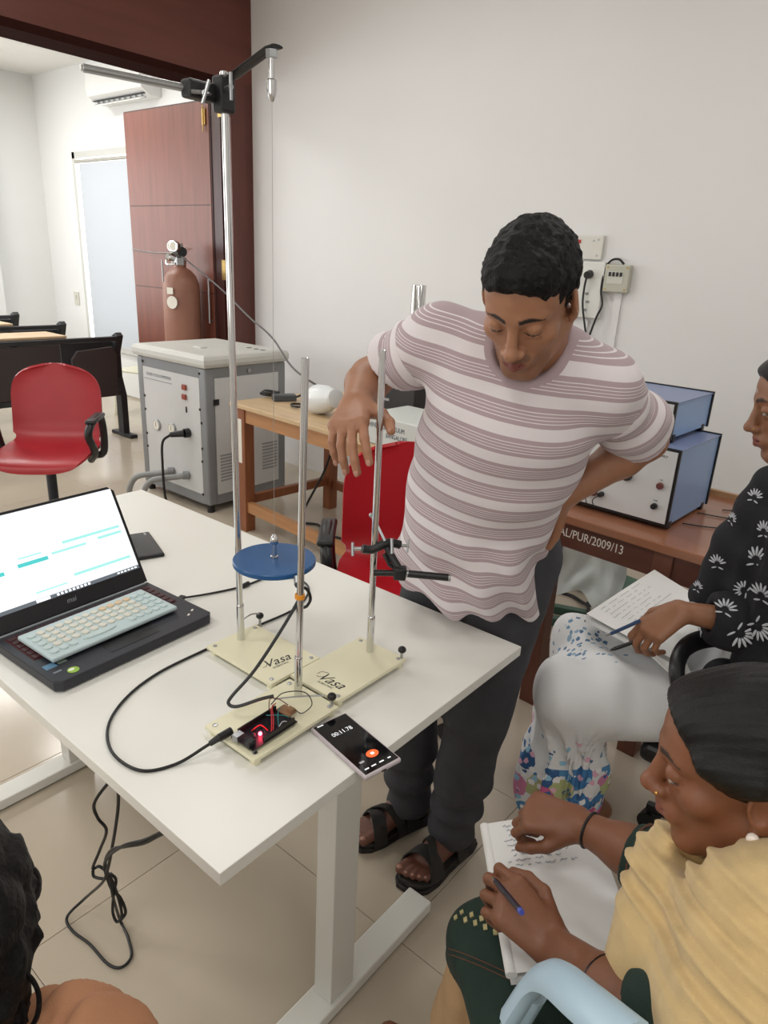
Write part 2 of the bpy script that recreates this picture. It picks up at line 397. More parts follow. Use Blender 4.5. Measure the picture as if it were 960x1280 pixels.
TEAL2 = mat('screen_pale_teal', (120, 170, 170), 0.4, emit=(160, 228, 222), estr=0.72)
for m_, x0, x1, z0, z1 in ((TEAL2, 0.02, 0.16, 0.141, 0.147), (TEAL2, 0.10, 0.16, 0.128, 0.134), (TEAL2, -0.01, 0.07, 0.125, 0.130), (TEAL, -0.085, -0.02, 0.118, 0.126), (TEAL, -0.172, -0.115, 0.112, 0.120), (TEAL2, -0.08, -0.03, 0.135, 0.138),
                           (TEAL2, 0.02, 0.16, 0.066, 0.072), (TEAL2, -0.07, 0.0, 0.056, 0.059)):
    onlid(m_, 'screen_line', x0, x1, z0, z1, 0.0006, sp_)
TASK = mat('screen_taskbar', (90, 98, 106), 0.4, emit=(100, 108, 116), estr=0.5)
onlid(TASK, 'taskbar', -0.172, 0.172, 0.036, 0.044, 0.0006, sp_)
ICON = mat('screen_icon', (230, 235, 238), 0.4, emit=(235, 240, 245), estr=1.0)
for i in range(9): onlid(ICON, 'taskbar_icon', -0.03+i*0.009, -0.025+i*0.009, 0.0378, 0.0425, 0.0009, sp_)
for i in range(6): onlid(ICON, 'taskbar_icon', 0.115+i*0.009, 0.1205+i*0.009, 0.0385, 0.0415, 0.0009, sp_)
onlid(ICON, 'taskbar_icon', -0.075, -0.045, 0.0372, 0.0432, 0.0009, sp_)
text('brand_lettering', 'msi', 0.016, mat('grey_print', (140, 146, 150), 0.5), lid, ROOTM[lap.name] @ HL @ frame((-0.005, -0.0045, 0.020), (1, 0, 0), (0, 0, 1)), shear=0.2)
for nm, m_, x0, y0, w_, h_ in (('sticker', mat('sticker_blue', (90, 130, 160), 0.4), -0.168, 0.055, 0.022, 0.018), ('sticker', mat('sticker_grey', (110, 125, 115), 0.4), -0.142, 0.058, 0.017, 0.014), ('sticker', mat('sticker_silver', (120, 130, 140), 0.4), -0.165, 0.035, 0.016, 0.005)):
    b = MB(); b.mm((x0, y0, 0.024), (x0+w_, y0+h_, 0.0244)); b.build(nm, m_, base)
b = MB(); b.cyl((-0.135, 0.022, 0.024), (-0.135, 0.022, 0.0246), 0.0105, n=24); st = b.build('round_sticker', mat('sticker_green', (150, 190, 60), 0.4), base)
b = MB(); b.ball((-0.137, 0.025, 0.0246), 0.005, 12, (1.2, 0.8, 0.05)); b.build('sticker_shine', mat('sticker_pale', (235, 240, 225), 0.4), st)
for x0 in (.140, .158):
    b = MB(); b.box((x0, 0.035+(x0-.14)*0.6, 0.0243), (0.008, 0.004, 0.0006), rot=R_(30)); b.build('sticker_scrap', WHITEINK, base)
# ------------------------------------------------------------------ wireless keyboard lying on the laptop
wk = thing('wireless_keyboard', 'pale mint wireless keyboard with round keys resting on the laptop', 'keyboard', (-1.245, 0.632, TZ+0.0273), R_(93.5))
b = MB(); b.box((0, 0, 0.005), (0.285, 0.130, 0.010), bev=0.004, seg=3); kbody = b.build('body', mat('mint_plastic', (186, 204, 206), 0.45), wk)
KC = mat('cream_keycap', (214, 212, 200), 0.5); KM = mat('mint_keycap', (192, 208, 208), 0.5); KO = mat('tan_keycap', (214, 190, 158), 0.5)
kround = MB(); kround.lathe([(0.0082, 0), (0.0078, 0.003), (0.006, 0.0036), (0.0001, 0.0032)], n=14); K1 = None
protos = {}
def keyat(mm_, x, y, sx=1.0):
    k = (mm_.name)
    if k not in protos:
        q = MB(); q.lathe([(0.0082, 0), (0.0078, 0.003), (0.006, 0.0036), (0.0005, 0.0032)], n=14); o = q.build('keycap', mm_, wk, smooth=True); protos[k] = o
    else: o = protos[k].copy(); COL.objects.link(o)
    o.location = (x, y, 0.0098); o.scale = (sx, 1, 1)
for r in range(5):
    n_ = 14 if r < 4 else 0
    for c in range(n_):
        x_ = -0.126+c*0.0194; mm_ = KC if 1 <= c <= 11 else KM
        if r == 3 and 8 <= c <= 11: mm_ = KO
        keyat(mm_, x_, 0.047-(3-r)*0.0205-0.006 if r else 0.047-3*0.0205-0.006, 1.0)
for x_, s_ in ((-0.126, 1), (-0.106, 1), (-0.087, 1)): keyat(KM, x_, -0.042, s_)
keyat(KM, -0.03, -0.042, 4.6)
for c in range(5): keyat(KM, 0.045+c*0.0194, -0.042)
for x_ in (0.098, 0.117, 0.128): pass
# ------------------------------------------------------------------ phones
def phone(name, label, corners, z, bodym, screenm, th=0.0085):
    L_, T_, R2, B_ = [Vector(c) for c in corners]
    c = (L_+T_+R2+B_)/4; d = ((R2-T_)+(B_-L_)).normalized(); ln = ((R2-T_).length+(B_-L_).length)/2; wd = ((T_-L_).length+(R2-B_).length)/2
    t = thing(name, label, 'phone', (c.x, c.y, z), math.atan2(d.y, d.x))
    b = MB(); b.box((0, 0, th/2), (ln, wd, th), bev=0.0035, seg=3); bo = b.build('body', bodym, t, smooth=True, angle=60)
    b = MB(); b.box((0, 0, th+0.0001), (ln-0.008, wd-0.007, 0.0006), bev=0.0002, seg=1); s = b.build('screen', screenm, t)
    return t, bo, s, ln, wd, th
BLKG = mat('phone_glass', (14, 14, 17), 0.08, spec=0.6)
t, bo, s, ln, wd, th = phone('smartphone', 'smartphone running a stopwatch at the desk edge', ((-0.707, 0.707, 0), (-0.693, 0.783, 0), (-0.544, 0.754, 0), (-0.556, 0.681, 0)), TZ, mat('phone_case', (196, 186, 190), 0.4), BLKG, 0.009)
PT = mat('phone_text', (220, 222, 225), 0.5, emit=(225, 228, 232), estr=0.8)
MT = ROOTM[t.name] @ frame((-ln*0.23, 0, th+0.0005), (0, 1, 0), (-1, 0, 0))
text('stopwatch_digits', '00:11.78', 0.0135, PT, s, MT, depth=0.0001, squash=0.9, thin=.012)
b = MB(); b.prism([(0.0085*math.cos(a*PI/8)*1+(0.0085 if math.sin(a*PI/8+0.001) > 0 else -0.0085)*0, 0.0085*math.sin(a*PI/8)) for a in range(16)], th+0.0003, th+0.0009, Matrix.Translation((ln*0.255, 0.006, 0)) @ Matrix.Diagonal((1, 1.35, 1, 1)))
bt = b.build('stop_button', mat('orange_button', (236, 92, 40), 0.4, emit=(240, 90, 35), estr=0.75), s)
b = MB(); b.box((ln*0.255, 0.006, th+0.001), (0.005, 0.006, 0.0003)); b.build('button_icon', PT, bt)
b = MB(); b.box((ln*0.30, -0.021, th+0.0006), (0.004, 0.009, 0.0003)); b.build('screen_text', mat('phone_text_dim', (150, 150, 155), 0.5, emit=(150, 150, 155), estr=0.4), s)
for yy, l_ in ((-0.024, 0.008), (-0.010, 0.009), (0.006, 0.009), (0.022, 0.006)):
    b = MB(); b.box((ln*0.41, yy, th+0.0006), (0.0022, l_, 0.0003)); b.build('screen_text', PT, s)
b = MB(); b.box((-ln*0.45, -0.022, th+0.0006), (0.002, 0.012, 0.0003)); b.build('screen_text', PT, s)
b = MB(); b.box((ln/2, 0, th*0.45), (0.0008, 0.009, 0.003)); b.build('usb_port', BLACKR, bo)
t, bo, s, ln, wd, th = phone('smartphone', 'black smartphone lying behind the laptop screen', ((-1.696, 0.945, 0), (-1.672, 1.014, 0), (-1.509, 0.958, 0), (-1.530, 0.886, 0)), TZ, BLACKP, mat('phone_glass_grey', (38, 40, 48), 0.12, spec=0.6), 0.010)
b = MB(); b.box((-ln*0.40, wd*0.30, th+0.0006), (0.014, 0.006, 0.0006), bev=0.0002); b.build('camera_cutout', STEEL, s)
# ------------------------------------------------------------------ retort stands
CREAM = mat('cream_enamel', (240, 235, 204), 0.22, var=0.02)
def stand(label, rect, rod, ztop, knobs, logo, levelpins):
    x0, x1, y0, y1 = rect
    t = thing('retort_stand', label, 'lab stand', ((x0+x1)/2, (y0+y1)/2, TZ), 0, 'retort stands on the white desk')
    b = MB(); b.prism([(x0, y0), (x1, y0), (x1, y1), (x0, y1)], TZ+0.010, TZ+0.017, bev=0.001); pl = b.build('base_plate', CREAM, t, world=True)
    for px_, py_ in ((x0+.012, y0+.012), (x1-.012, y0+.012), (x0+.012, y1-.012), (x1-.012, y1-.012)):
        b = MB(); b.cyl((px_, py_, TZ), (px_, py_, TZ+0.0105), 0.009, n=14); b.build('foot', CREAM, t, world=True)
        b = MB(); b.lathe([(0.0045, 0), (0.004, 0.0014), (0.0005, 0.0016)], Matrix.Translation((px_, py_, TZ+0.0168)), n=12); b.build('screw_head', STEEL, pl, world=True)
    b = MB(); b.cyl((rod[0], rod[1], TZ+0.0165), (rod[0]+rod[2], rod[1]+rod[3], ztop), 0.0062, n=20, bev=0.001); rd = b.build('rod', CHROME, t, world=True, smooth=True)
    b = MB(); b.lathe([(0.0075, 0), (0.0075, 0.075), (0.0072, 0.080), (0.0063, 0.081)], Matrix.Translation((rod[0], rod[1], TZ+0.017)), n=20); b.build('rod_socket', CHROME, t, world=True, smooth=True)
    for kx, ky in knobs:
        b = MB(); b.ball((kx, ky, TZ+0.036), 0.0085, 14, (1, 1, 0.85)); k = b.build('levelling_knob', BLACKP, t, world=True, smooth=True)
        b = MB(); b.cyl((kx, ky, TZ+0.0), (kx, ky, TZ+0.032), 0.003, n=10); b.build('knob_screw', STEEL, k, world=True)
    if logo:
        lx, ly, dx, dy, ux, uy = logo
        text('maker_logo', 'Vasa', 0.034, INK, pl, frame((lx, ly, TZ+0.0172), (dx, dy, 0), (ux, uy, 0)), depth=0.0001, shear=0.45, squash=0.95)
        o_ = Vector((lx, ly, TZ+0.0172)) - Vector((ux, uy, 0)).normalized()*0.017
        text('maker_logo', 'SCIENTIFIC', 0.0075, INK, pl, frame(o_, (dx, dy, 0), (ux, uy, 0)), depth=0.0001)
        b = MB(); D_ = Vector((dx, dy, 0)).normalized(); U_ = Vector((ux, uy, 0)).normalized(); c_ = Vector((lx, ly, TZ+0.0172))
        b.tube(spline([c_-D_*.036+U_*.002, c_-D_*.034+U_*.012, c_-D_*.020+U_*.016, c_-D_*.018+U_*.006, c_-D_*.026-U_*.004, c_-D_*.033-U_*.004], 6), 0.0005, 5); b.build('maker_logo', INK, pl, world=True)
    return t
st1 = stand('tall chrome retort stand with the clamp and long side rod on top', (-1.037, -0.843, 0.740, 0.868), (-1.010, 0.806, -0.006, -0.002), 1.785, [(-1.032, 0.876)], (-0.895, 0.800, 0.15, 1, -1, 0.15), 1)
st2 = stand('short chrome retort stand nearest the stopwatch phone, with an orange cable tie', (-0.832, -0.705, 0.583, 0.777), (-0.783, 0.752, 0.004, 0.006), 1.372, [(-0.716, 0.770)], None, 1)
st3 = stand('short chrome retort stand nearest the striped shirt, holding the black sensor', (-0.841, -0.716, 0.787, 0.987), (-0.788, 0.957, -0.004, 0.002), 1.370, [(-0.725, 0.982)], (-0.770, 0.825, 1, 0.05, -0.05, 1), 1)
# little level arm on the tall stand
b = MB(); b.tube(spline([(-1.010, 0.812, TZ+0.060), (-1.012, 0.835, TZ+0.062), (-1.022, 0.862, TZ+0.05), (-1.030, 0.875, TZ+0.037)], 6), 0.0016, 6); b.build('lever', STEEL, st1, world=True)
b = MB(); b.tube(spline([(-0.79, 0.70, TZ+0.030), (-0.765, 0.735, TZ+0.030), (-0.73, 0.765, TZ+0.034)], 6), 0.0014, 6); b.build('lever', STEEL, st2, world=True)
b = MB()
for a in range(1): b.cyl((-0.782, 0.7535, 0.962), (-0.782, 0.7536, 0.9695), 0.0088, n=18)
b.build('cable_tie', mat('orange_tie', (230, 150, 40), 0.4), st2, world=True, smooth=True)
# clamp on top of the tall stand: boss heads, long side rod, bracket with chuck
bz = 1.752
boss = thing('boss_head_clamp', 'black and chrome boss head at the top of the tall stand', 'clamp', (-1.014, 0.803, bz-0.03))
BLKI = mat('black_cast_iron', (26, 26, 28), 0.45, bump=0.1, bscale=300)
b = MB(); b.box((-1.016, 0.803, bz), (0.026, 0.028, 0.052), bev=0.004); b.build('body', BLKI, boss, world=True)
b = MB(); b.box((-1.030, 0.766, bz), (0.026, 0.052, 0.026), bev=0.004); b.build('jaw', BLKI, boss, world=True)
b = MB(); b.cyl((-1.000, 0.795, bz+0.005), (-0.975, 0.785, bz+0.004), 0.004); b.cyl((-0.977, 0.786, bz-0.014), (-0.977, 0.786, bz+0.024), 0.0028); b.build('wing_screw', STEEL, boss, world=True, smooth=True)
b = MB(); b.cyl((-1.028, 0.772, bz-0.01), (-1.006, 0.758, bz-0.006), 0.004); b.cyl((-1.004, 0.752, bz-0.022), (-1.004, 0.766, bz+0.012), 0.0028); b.build('wing_screw', STEEL, boss, world=True, smooth=True)
b = MB(); b.tube([(-1.026, 0.80, bz-0.002), (-1.012, 0.755, bz-0.005), (-1.018, 0.742, bz-0.006)], 0.003); b.build('clamp_pin', STEEL, boss, world=True, smooth=True)
hr = thing('steel_rod', 'bright steel rod sticking out sideways from the tall stand top', 'rod', (-1.03, 0.78, bz))
b = MB(); b.cyl((-1.024, 0.79, bz), (-1.083, 0.604, bz+0.004), 0.0058, n=18, bev=0.001); b.build('shaft', STEEL, hr, world=True, smooth=True)
b = MB(); b.cyl((-1.0831, 0.6037, bz+0.004), (-1.0838, 0.6015, bz+0.0041), 0.0045, n=14); b.build('end_face', CHROME, hr, world=True)
br = thing('hanging_bracket', 'flat black bracket with a silver chuck beside the tall stand top', 'bracket', (-0.95, 0.80, 1.77))
p0 = Vector((-1.010, 0.815, 1.778)); p1 = Vector((-0.905, 0.803, 1.802)); p2 = Vector((-0.888, 0.800, 1.802))
b = MB(); d_ = (p1-p0); M_ = Matrix.Translation((p0+p1)/2) @ basis(Vector((0, 0, 1))-d_.normalized()*d_.normalized().z, d_); b.box((0, 0, 0), (d_.length, 0.022, 0.004), rot=M_, bev=0.001) if False else b.tube([p0, p1, p2], 0.011, 12, flat=0.28)
b.build('arm', BLKI, br, world=True)
cx_, cy_ = -0.8955, 0.797
b = MB(); b.lathe([(0.009, 0), (0.009, 0.010)], Matrix.Translation((cx_, cy_, 1.788)), n=6); b.build('nut', STEEL, br, world=True)
b = MB(); b.cyl((cx_, cy_, 1.757), (cx_, cy_, 1.79), 0.0045, n=14); b.build('spindle', CHROME, br, world=True, smooth=True)
b = MB(); b.lathe([(0.0055, 0.026), (0.0075, 0.024), (0.0078, 0.012), (0.0065, 0.006), (0.0062, 0.004), (0.0025, -0.004)], Matrix.Translation((cx_, cy_, 1.735)), n=18); b.build('chuck', CHROME, br, world=True, smooth=True)
# pendulum
pen = thing('torsion_pendulum', 'blue disc hanging on a thin wire between the stands', 'pendulum', (cx_, cy_, 0.975))
dzc = 0.983
b = MB(); b.lathe([(0.0005, -0.005), (0.075, -0.005), (0.0765, -0.0035), (0.0765, 0.0035), (0.075, 0.005), (0.0005, 0.005)], Matrix.Translation((cx_, cy_, dzc)), n=72, cap=False); b.build('disc', mat('blue_enamel', (28, 84, 138), 0.32, var=0.06, vscale=20), pen, world=True, smooth=True, angle=35)
b = MB(); b.lathe([(0.007, 0.0), (0.007, 0.005), (0.0045, 0.006), (0.0045, 0.028), (0.0072, 0.031), (0.0075, 0.038), (0.006, 0.043), (0.0025, 0.048)], Matrix.Translation((cx_, cy_, dzc+0.005)), n=18); b.build('disc_chuck', CHROME, pen, world=True, smooth=True)
b = MB(); b.cyl((cx_, cy_, dzc+0.05), (cx_, cy_, 1.733), 0.00045, n=6); b.build('wire', mat('thin_wire', (190, 190, 190), 0.3, 1.0), pen, world=True)
# sensor clamp on the third stand
rx, ry = -0.790, 0.958
sc_ = thing('sensor_clamp', 'black clamp with thumb screws on the stand by the striped shirt', 'clamp', (rx, ry, 0.955))
def w3(x, y, w=1.345): return ad(x, y, w)
b = MB(); b.tube(spline([w3(453, 686, 1.335), w3(463, 687, 1.34), w3(472, 684, 1.338), w3(482, 679, 1.34), w3(492, 679, 1.345), w3(500, 681, 1.35)], 6), 0.0085, 10); b.build('boss_body', BLKI, sc_, world=True, smooth=True)
b = MB(); b.cyl(w3(442, 686), w3(455, 686), 0.0038); b.cyl(w3(441, 678), w3(441, 695), 0.0028); b.build('thumb_screw', STEEL, sc_, world=True, smooth=True)
b = MB(); b.cyl(w3(500, 682, 1.35), w3(511, 682, 1.35), 0.003); b.cyl(w3(510.5, 674, 1.35), w3(509, 691, 1.35), 0.0022); b.build('thumb_screw', STEEL, sc_, world=True, smooth=True)
b = MB(); b.cyl(w3(489.5, 673, 1.33), w3(490, 692, 1.33), 0.0035); b.build('thumb_screw', STEEL, sc_, world=True, smooth=True)
b = MB(); b.tube([w3(484, 684, 1.345), w3(491, 698, 1.342), w3(499, 711, 1.335)], 0.0075, 10); b.tube([w3(480, 692), w3(487, 706), w3(497, 713)], 0.004, 8); b.build('finger', BLKI, sc_, world=True, smooth=True)
b = MB(); b.tube([w3(465, 645, 1.33), w3(473, 660, 1.33), w3(481, 676, 1.33)], 0.0030, 8); b.ball(w3(464, 644, 1.33), 0.0045); b.build('tommy_bar', STEEL, sc_, world=True, smooth=True)
c_ = w3(500, 716, 1.335); b = MB(); b.box(c_, (0.024, 0.022, 0.026), bev=0.004, rot=R_(35)); b.build('sensor_grip', BLKI, sc_, world=True)
se = thing('sensor_pen', 'black pen shaped sensor gripped level in front of the shirt', 'sensor', tuple(w3(515, 718, 1.335)))
b = MB(); b.cyl(w3(467, 716, 1.335), w3(509, 716.5, 1.333), 0.0062, n=16); b.cyl(w3(509, 717, 1.333), w3(561, 722, 1.325), 0.0072, n=16); b.build('barrel', BLACKP, se, world=True, smooth=True)
b = MB(); b.cyl(w3(560.5, 722, 1.3251), w3(563.5, 722.3, 1.3247), 0.0074, n=16); b.cyl(w3(508, 716.5, 1.333), w3(510, 717, 1.333), 0.0078, n=16); b.build('metal_ring', STEEL, se, world=True, smooth=True)
# ------------------------------------------------------------------ microcontroller board
ar = thing('microcontroller_board', 'black microcontroller board with a red glowing LED on the stand base', 'circuit board', (-0.745, 0.640, TZ+0.0172), R_(92))
PCB = mat('pcb_black', (30, 26, 34), 0.4, var=0.2, vscale=120)
b = MB(); b.box((0, 0, 0.006), (0.100, 0.053, 0.0018)); b.build('circuit', PCB, ar)
for sx in (-.045, .045):
    for sy in (-.022, .022):
        b = MB(); b.cyl((sx, sy, 0), (sx, sy, 0.0055), 0.003, n=8); b.build('standoff', STEEL, ar)
b = MB(); b.box((0.005, 0.0235, 0.0115), (0.085, 0.0025, 0.009)); b.build('pin_header', BLACKP, ar)
b = MB(); b.box((0.010, -0.0235, 0.0115), (0.070, 0.0025, 0.009)); b.build('pin_header', BLACKP, ar)
b = MB(); b.box((-0.047, 0.012, 0.0125), (0.016, 0.012, 0.011), bev=0.0006); b.build('usb_socket', STEEL, ar)
b = MB(); b.box((-0.045, -0.015, 0.0125), (0.014, 0.009, 0.011), bev=0.0006); b.build('power_jack', BLACKP, ar)
b = MB(); b.box((0.010, 0, 0.0078), (0.016, 0.016, 0.0018)); b.build('chip', mat('chip_black', (14, 14, 16), 0.3), ar)
for i in range(5):
    b = MB(); b.box((-0.028+i*0.006, -0.004+((i*7) % 5)*0.003, 0.008), (0.003, 0.004, 0.003)); b.build('component', STEEL if i % 2 else BLACKP, ar)
b = MB(); b.ball((-0.016, -0.006, 0.0095), 0.0032, 12); b.build('status_led', mat('red_led', (255, 60, 80), 0.4, emit=(255, 70, 90), estr=14.0), ar)
l = bpy.data.lights.new('led_glow', 'POINT'); l.energy = 0.012; l.color = (1, 0.05, 0.12); l.shadow_soft_size = 0.003
lo = bpy.data.objects.new('led_glow', l); COL.objects.link(lo); lo.parent = ar; lo.location = (-0.016, -0.006, 0.016)
b = MB(); b.box((0.056, 0.006, 0.0095), (0.020, 0.030, 0.0025)); b.box((0.058, -0.002, 0.014), (0.010, 0.012, 0.007)); b.build('breakout_board', mat('breakout_tan', (150, 115, 85), 0.5, var=0.2, vscale=90), ar)
REDW = mat('red_wire', (190, 40, 50), 0.45); GRNW = mat('green_wire', (40, 130, 130), 0.45); WHW = mat('white_wire', (200, 205, 205), 0.45); BRW = mat('brown_wire', (120, 70, 60), 0.45)
for m_, pts in ((REDW, [(-0.004, -0.02, 0.014), (0.006, -0.010, 0.028), (0.022, 0.008, 0.030), (0.040, 0.020, 0.022)]), (REDW, [(0.0, -0.02, 0.014), (0.012, -0.008, 0.026), (0.028, 0.012, 0.030), (0.046, 0.022, 0.022)]),
                (REDW, [(-0.020, 0.010, 0.01), (-0.010, 0.0, 0.020), (-0.004, -0.012, 0.012)]),
                (GRNW, [(0.012, -0.02, 0.016), (0.028, -0.002, 0.022), (0.044, 0.010, 0.020)]), (GRNW, [(0.018, 0.016, 0.016), (0.032, -0.008, 0.02), (0.040, -0.016, 0.015)]), (WHW, [(0.012, -0.021, 0.015), (0.022, -0.019, 0.018), (0.030, -0.021, 0.015)]),
                (BRW, [(0.03, 0.022, 0.016), (0.044, 0.034, 0.026), (0.058, 0.028, 0.022), (0.066, 0.012, 0.013)]), (BLACKR, [(0.040, 0.028, 0.02), (0.062, 0.020, 0.036), (0.088, -0.006, 0.036), (0.090, -0.022, 0.018), (0.072, -0.016, 0.006), (0.066, -0.004, 0.012)])):
    b = MB(); b.tube(spline(pts, 8), 0.0009, 6); b.build('jumper_wire', m_, ar)
# ------------------------------------------------------------------ cables on the desk
CBL = mat('black_cable', (20, 20, 21), 0.45)
zc = TZ+0.0036
uc = thing('usb_cable', 'thin black cable looping over the desk from laptop to the circuit board', 'cable', (-1.0, 0.6, TZ))
pts = [az(225, 748, TZ+.008), az(262, 742, zc), az(303, 733, zc), az(345, 719, zc), az(375, 725, zc), az(386, 738, zc), az(370, 760, zc), az(325, 781, zc), az(290, 797, zc), az(255, 813, zc), az(200, 840, zc), az(160, 870, zc), az(136, 905, zc), az(140, 940, zc), az(175, 963, zc), az(220, 955, zc), az(262, 930, TZ+.018)]
b = MB(); b.tube(spline(pts, 10), 0.0026, 8); b.build('wire', CBL, uc, world=True, smooth=True)
p_ = az(303, 733, TZ+.006); q_ = az(311, 729, TZ+.006); b = MB(); b.cyl(p_, q_, 0.006, n=10, bev=0.001); b.build('ferrite', BLACKP, uc, world=True)
b = MB(); b.cyl(az(262, 930, TZ+.019), az(274, 922, TZ+.025), 0.0045, 0.006, n=10); b.cyl(az(273, 923, TZ+.025), az(290, 913, TZ+.0295), 0.0068, n=8, bev=0.001); b.build('plug', BLACKP, uc, world=True)
b = MB(); b.box(az(226, 748, TZ+.010), (0.014, 0.022, 0.007), bev=0.001, rot=R_(20)); b.build('plug', BLACKP, uc, world=True)
s2 = thing('sensor_cable', 'thick black cable tied to the rod and bending down to the circuit board', 'cable', (-0.80, 0.72, TZ))
pts = [ad(372, 725, 1.21), ad(376, 738, 1.205), ad(372, 752, 1.205), ad(350, 790, 1.20), ad(318, 838, 1.19), ad(290, 870, 1.175), ad(286, 880, 1.17), ad(297, 883, 1.165), ad(325, 874, 1.16), ad(342, 870, 1.16)]
b = MB(); b.tube(spline(pts, 10), 0.0030, 8); b.build('wire', mat('grey_cable', (48, 50, 50), 0.45), s2, world=True, smooth=True)
pts = [ad(372, 725, 1.21), ad(371, 733, 1.2), ad(383, 736, 1.212), ad(388, 748, 1.22), ad(384, 757, 1.23), ad(378, 760, 1.24)]
b = MB(); b.tube(spline(pts, 8), 0.0028, 8); b.build('wire', CBL, s2, world=True, smooth=True)
b = MB(); b.cyl(ad(371, 720, 1.21), ad(371, 732, 1.205), 0.005, n=10); b.build('cable_clip', STEEL, s2, world=True)
# ------------------------------------------------------------------ tangled lead hanging under the desk
fl = thing('power_lead', 'tangled black power lead hanging under the desk onto the floor', 'cable', (-1.3, 0.6, 0))
def hang(pts, r=0.0034):
    b = MB(); b.tube(spline(pts, 10), r, 8); b.build('wire', CBL, fl, world=True, smooth=True)
hang([ad(160, 955, 1.36), ad(136, 978, 1.40), ad(118, 1004, 1.42), ad(122, 1022, 1.44), ad(133, 1038, 1.46), ad(125, 1062, 1.5), ad(116, 1085, 1.53), ad(124, 1083, 1.53), ad(133, 1090, 1.53), ad(132, 1098, 1.53), ad(118, 1096, 1.53), ad(116, 1088, 1.53)])
hang([ad(146, 950, 1.28), ad(148, 1000, 1.36), ad(145, 1030, 1.4), ad(140, 1060, 1.46), ad(135, 1085, 1.5), ad(128, 1103, 1.53), az(105, 1124, 0.05), az(84, 1146, .012), az(90, 1163, .006), az(112, 1180, .006), az(135, 1205, .006), az(152, 1209, .006), az(164, 1195, .006), az(160, 1172, .006), az(150, 1150, .01), ad(141, 1120, 1.56), ad(138, 1100, 1.54), ad(134, 1090, 1.53)])
hang([ad(240, 1026, 1.28), ad(200, 1044, 1.35), ad(180, 1054, 1.38), ad(158, 1058, 1.42), ad(140, 1062, 1.45), ad(132, 1075, 1.5), ad(134, 1090, 1.53), ad(142, 1105, 1.55), ad(150, 1130, 1.57), ad(152, 1146, 1.58), ad(146, 1152, 1.58), ad(141, 1140, 1.58), ad(142, 1118, 1.57), ad(145, 1100, 1.56), ad(138, 1092, 1.54)])
hang([ad(238, 1022, 1.28), ad(200, 1041, 1.35), ad(180, 1050, 1.38), ad(155, 1057, 1.41), ad(136, 1070, 1.47), ad(131, 1085, 1.52), ad(139, 1110, 1.56), ad(150, 1122, 1.57), ad(157, 1140, 1.58), ad(150, 1151, 1.58)], 0.0036)
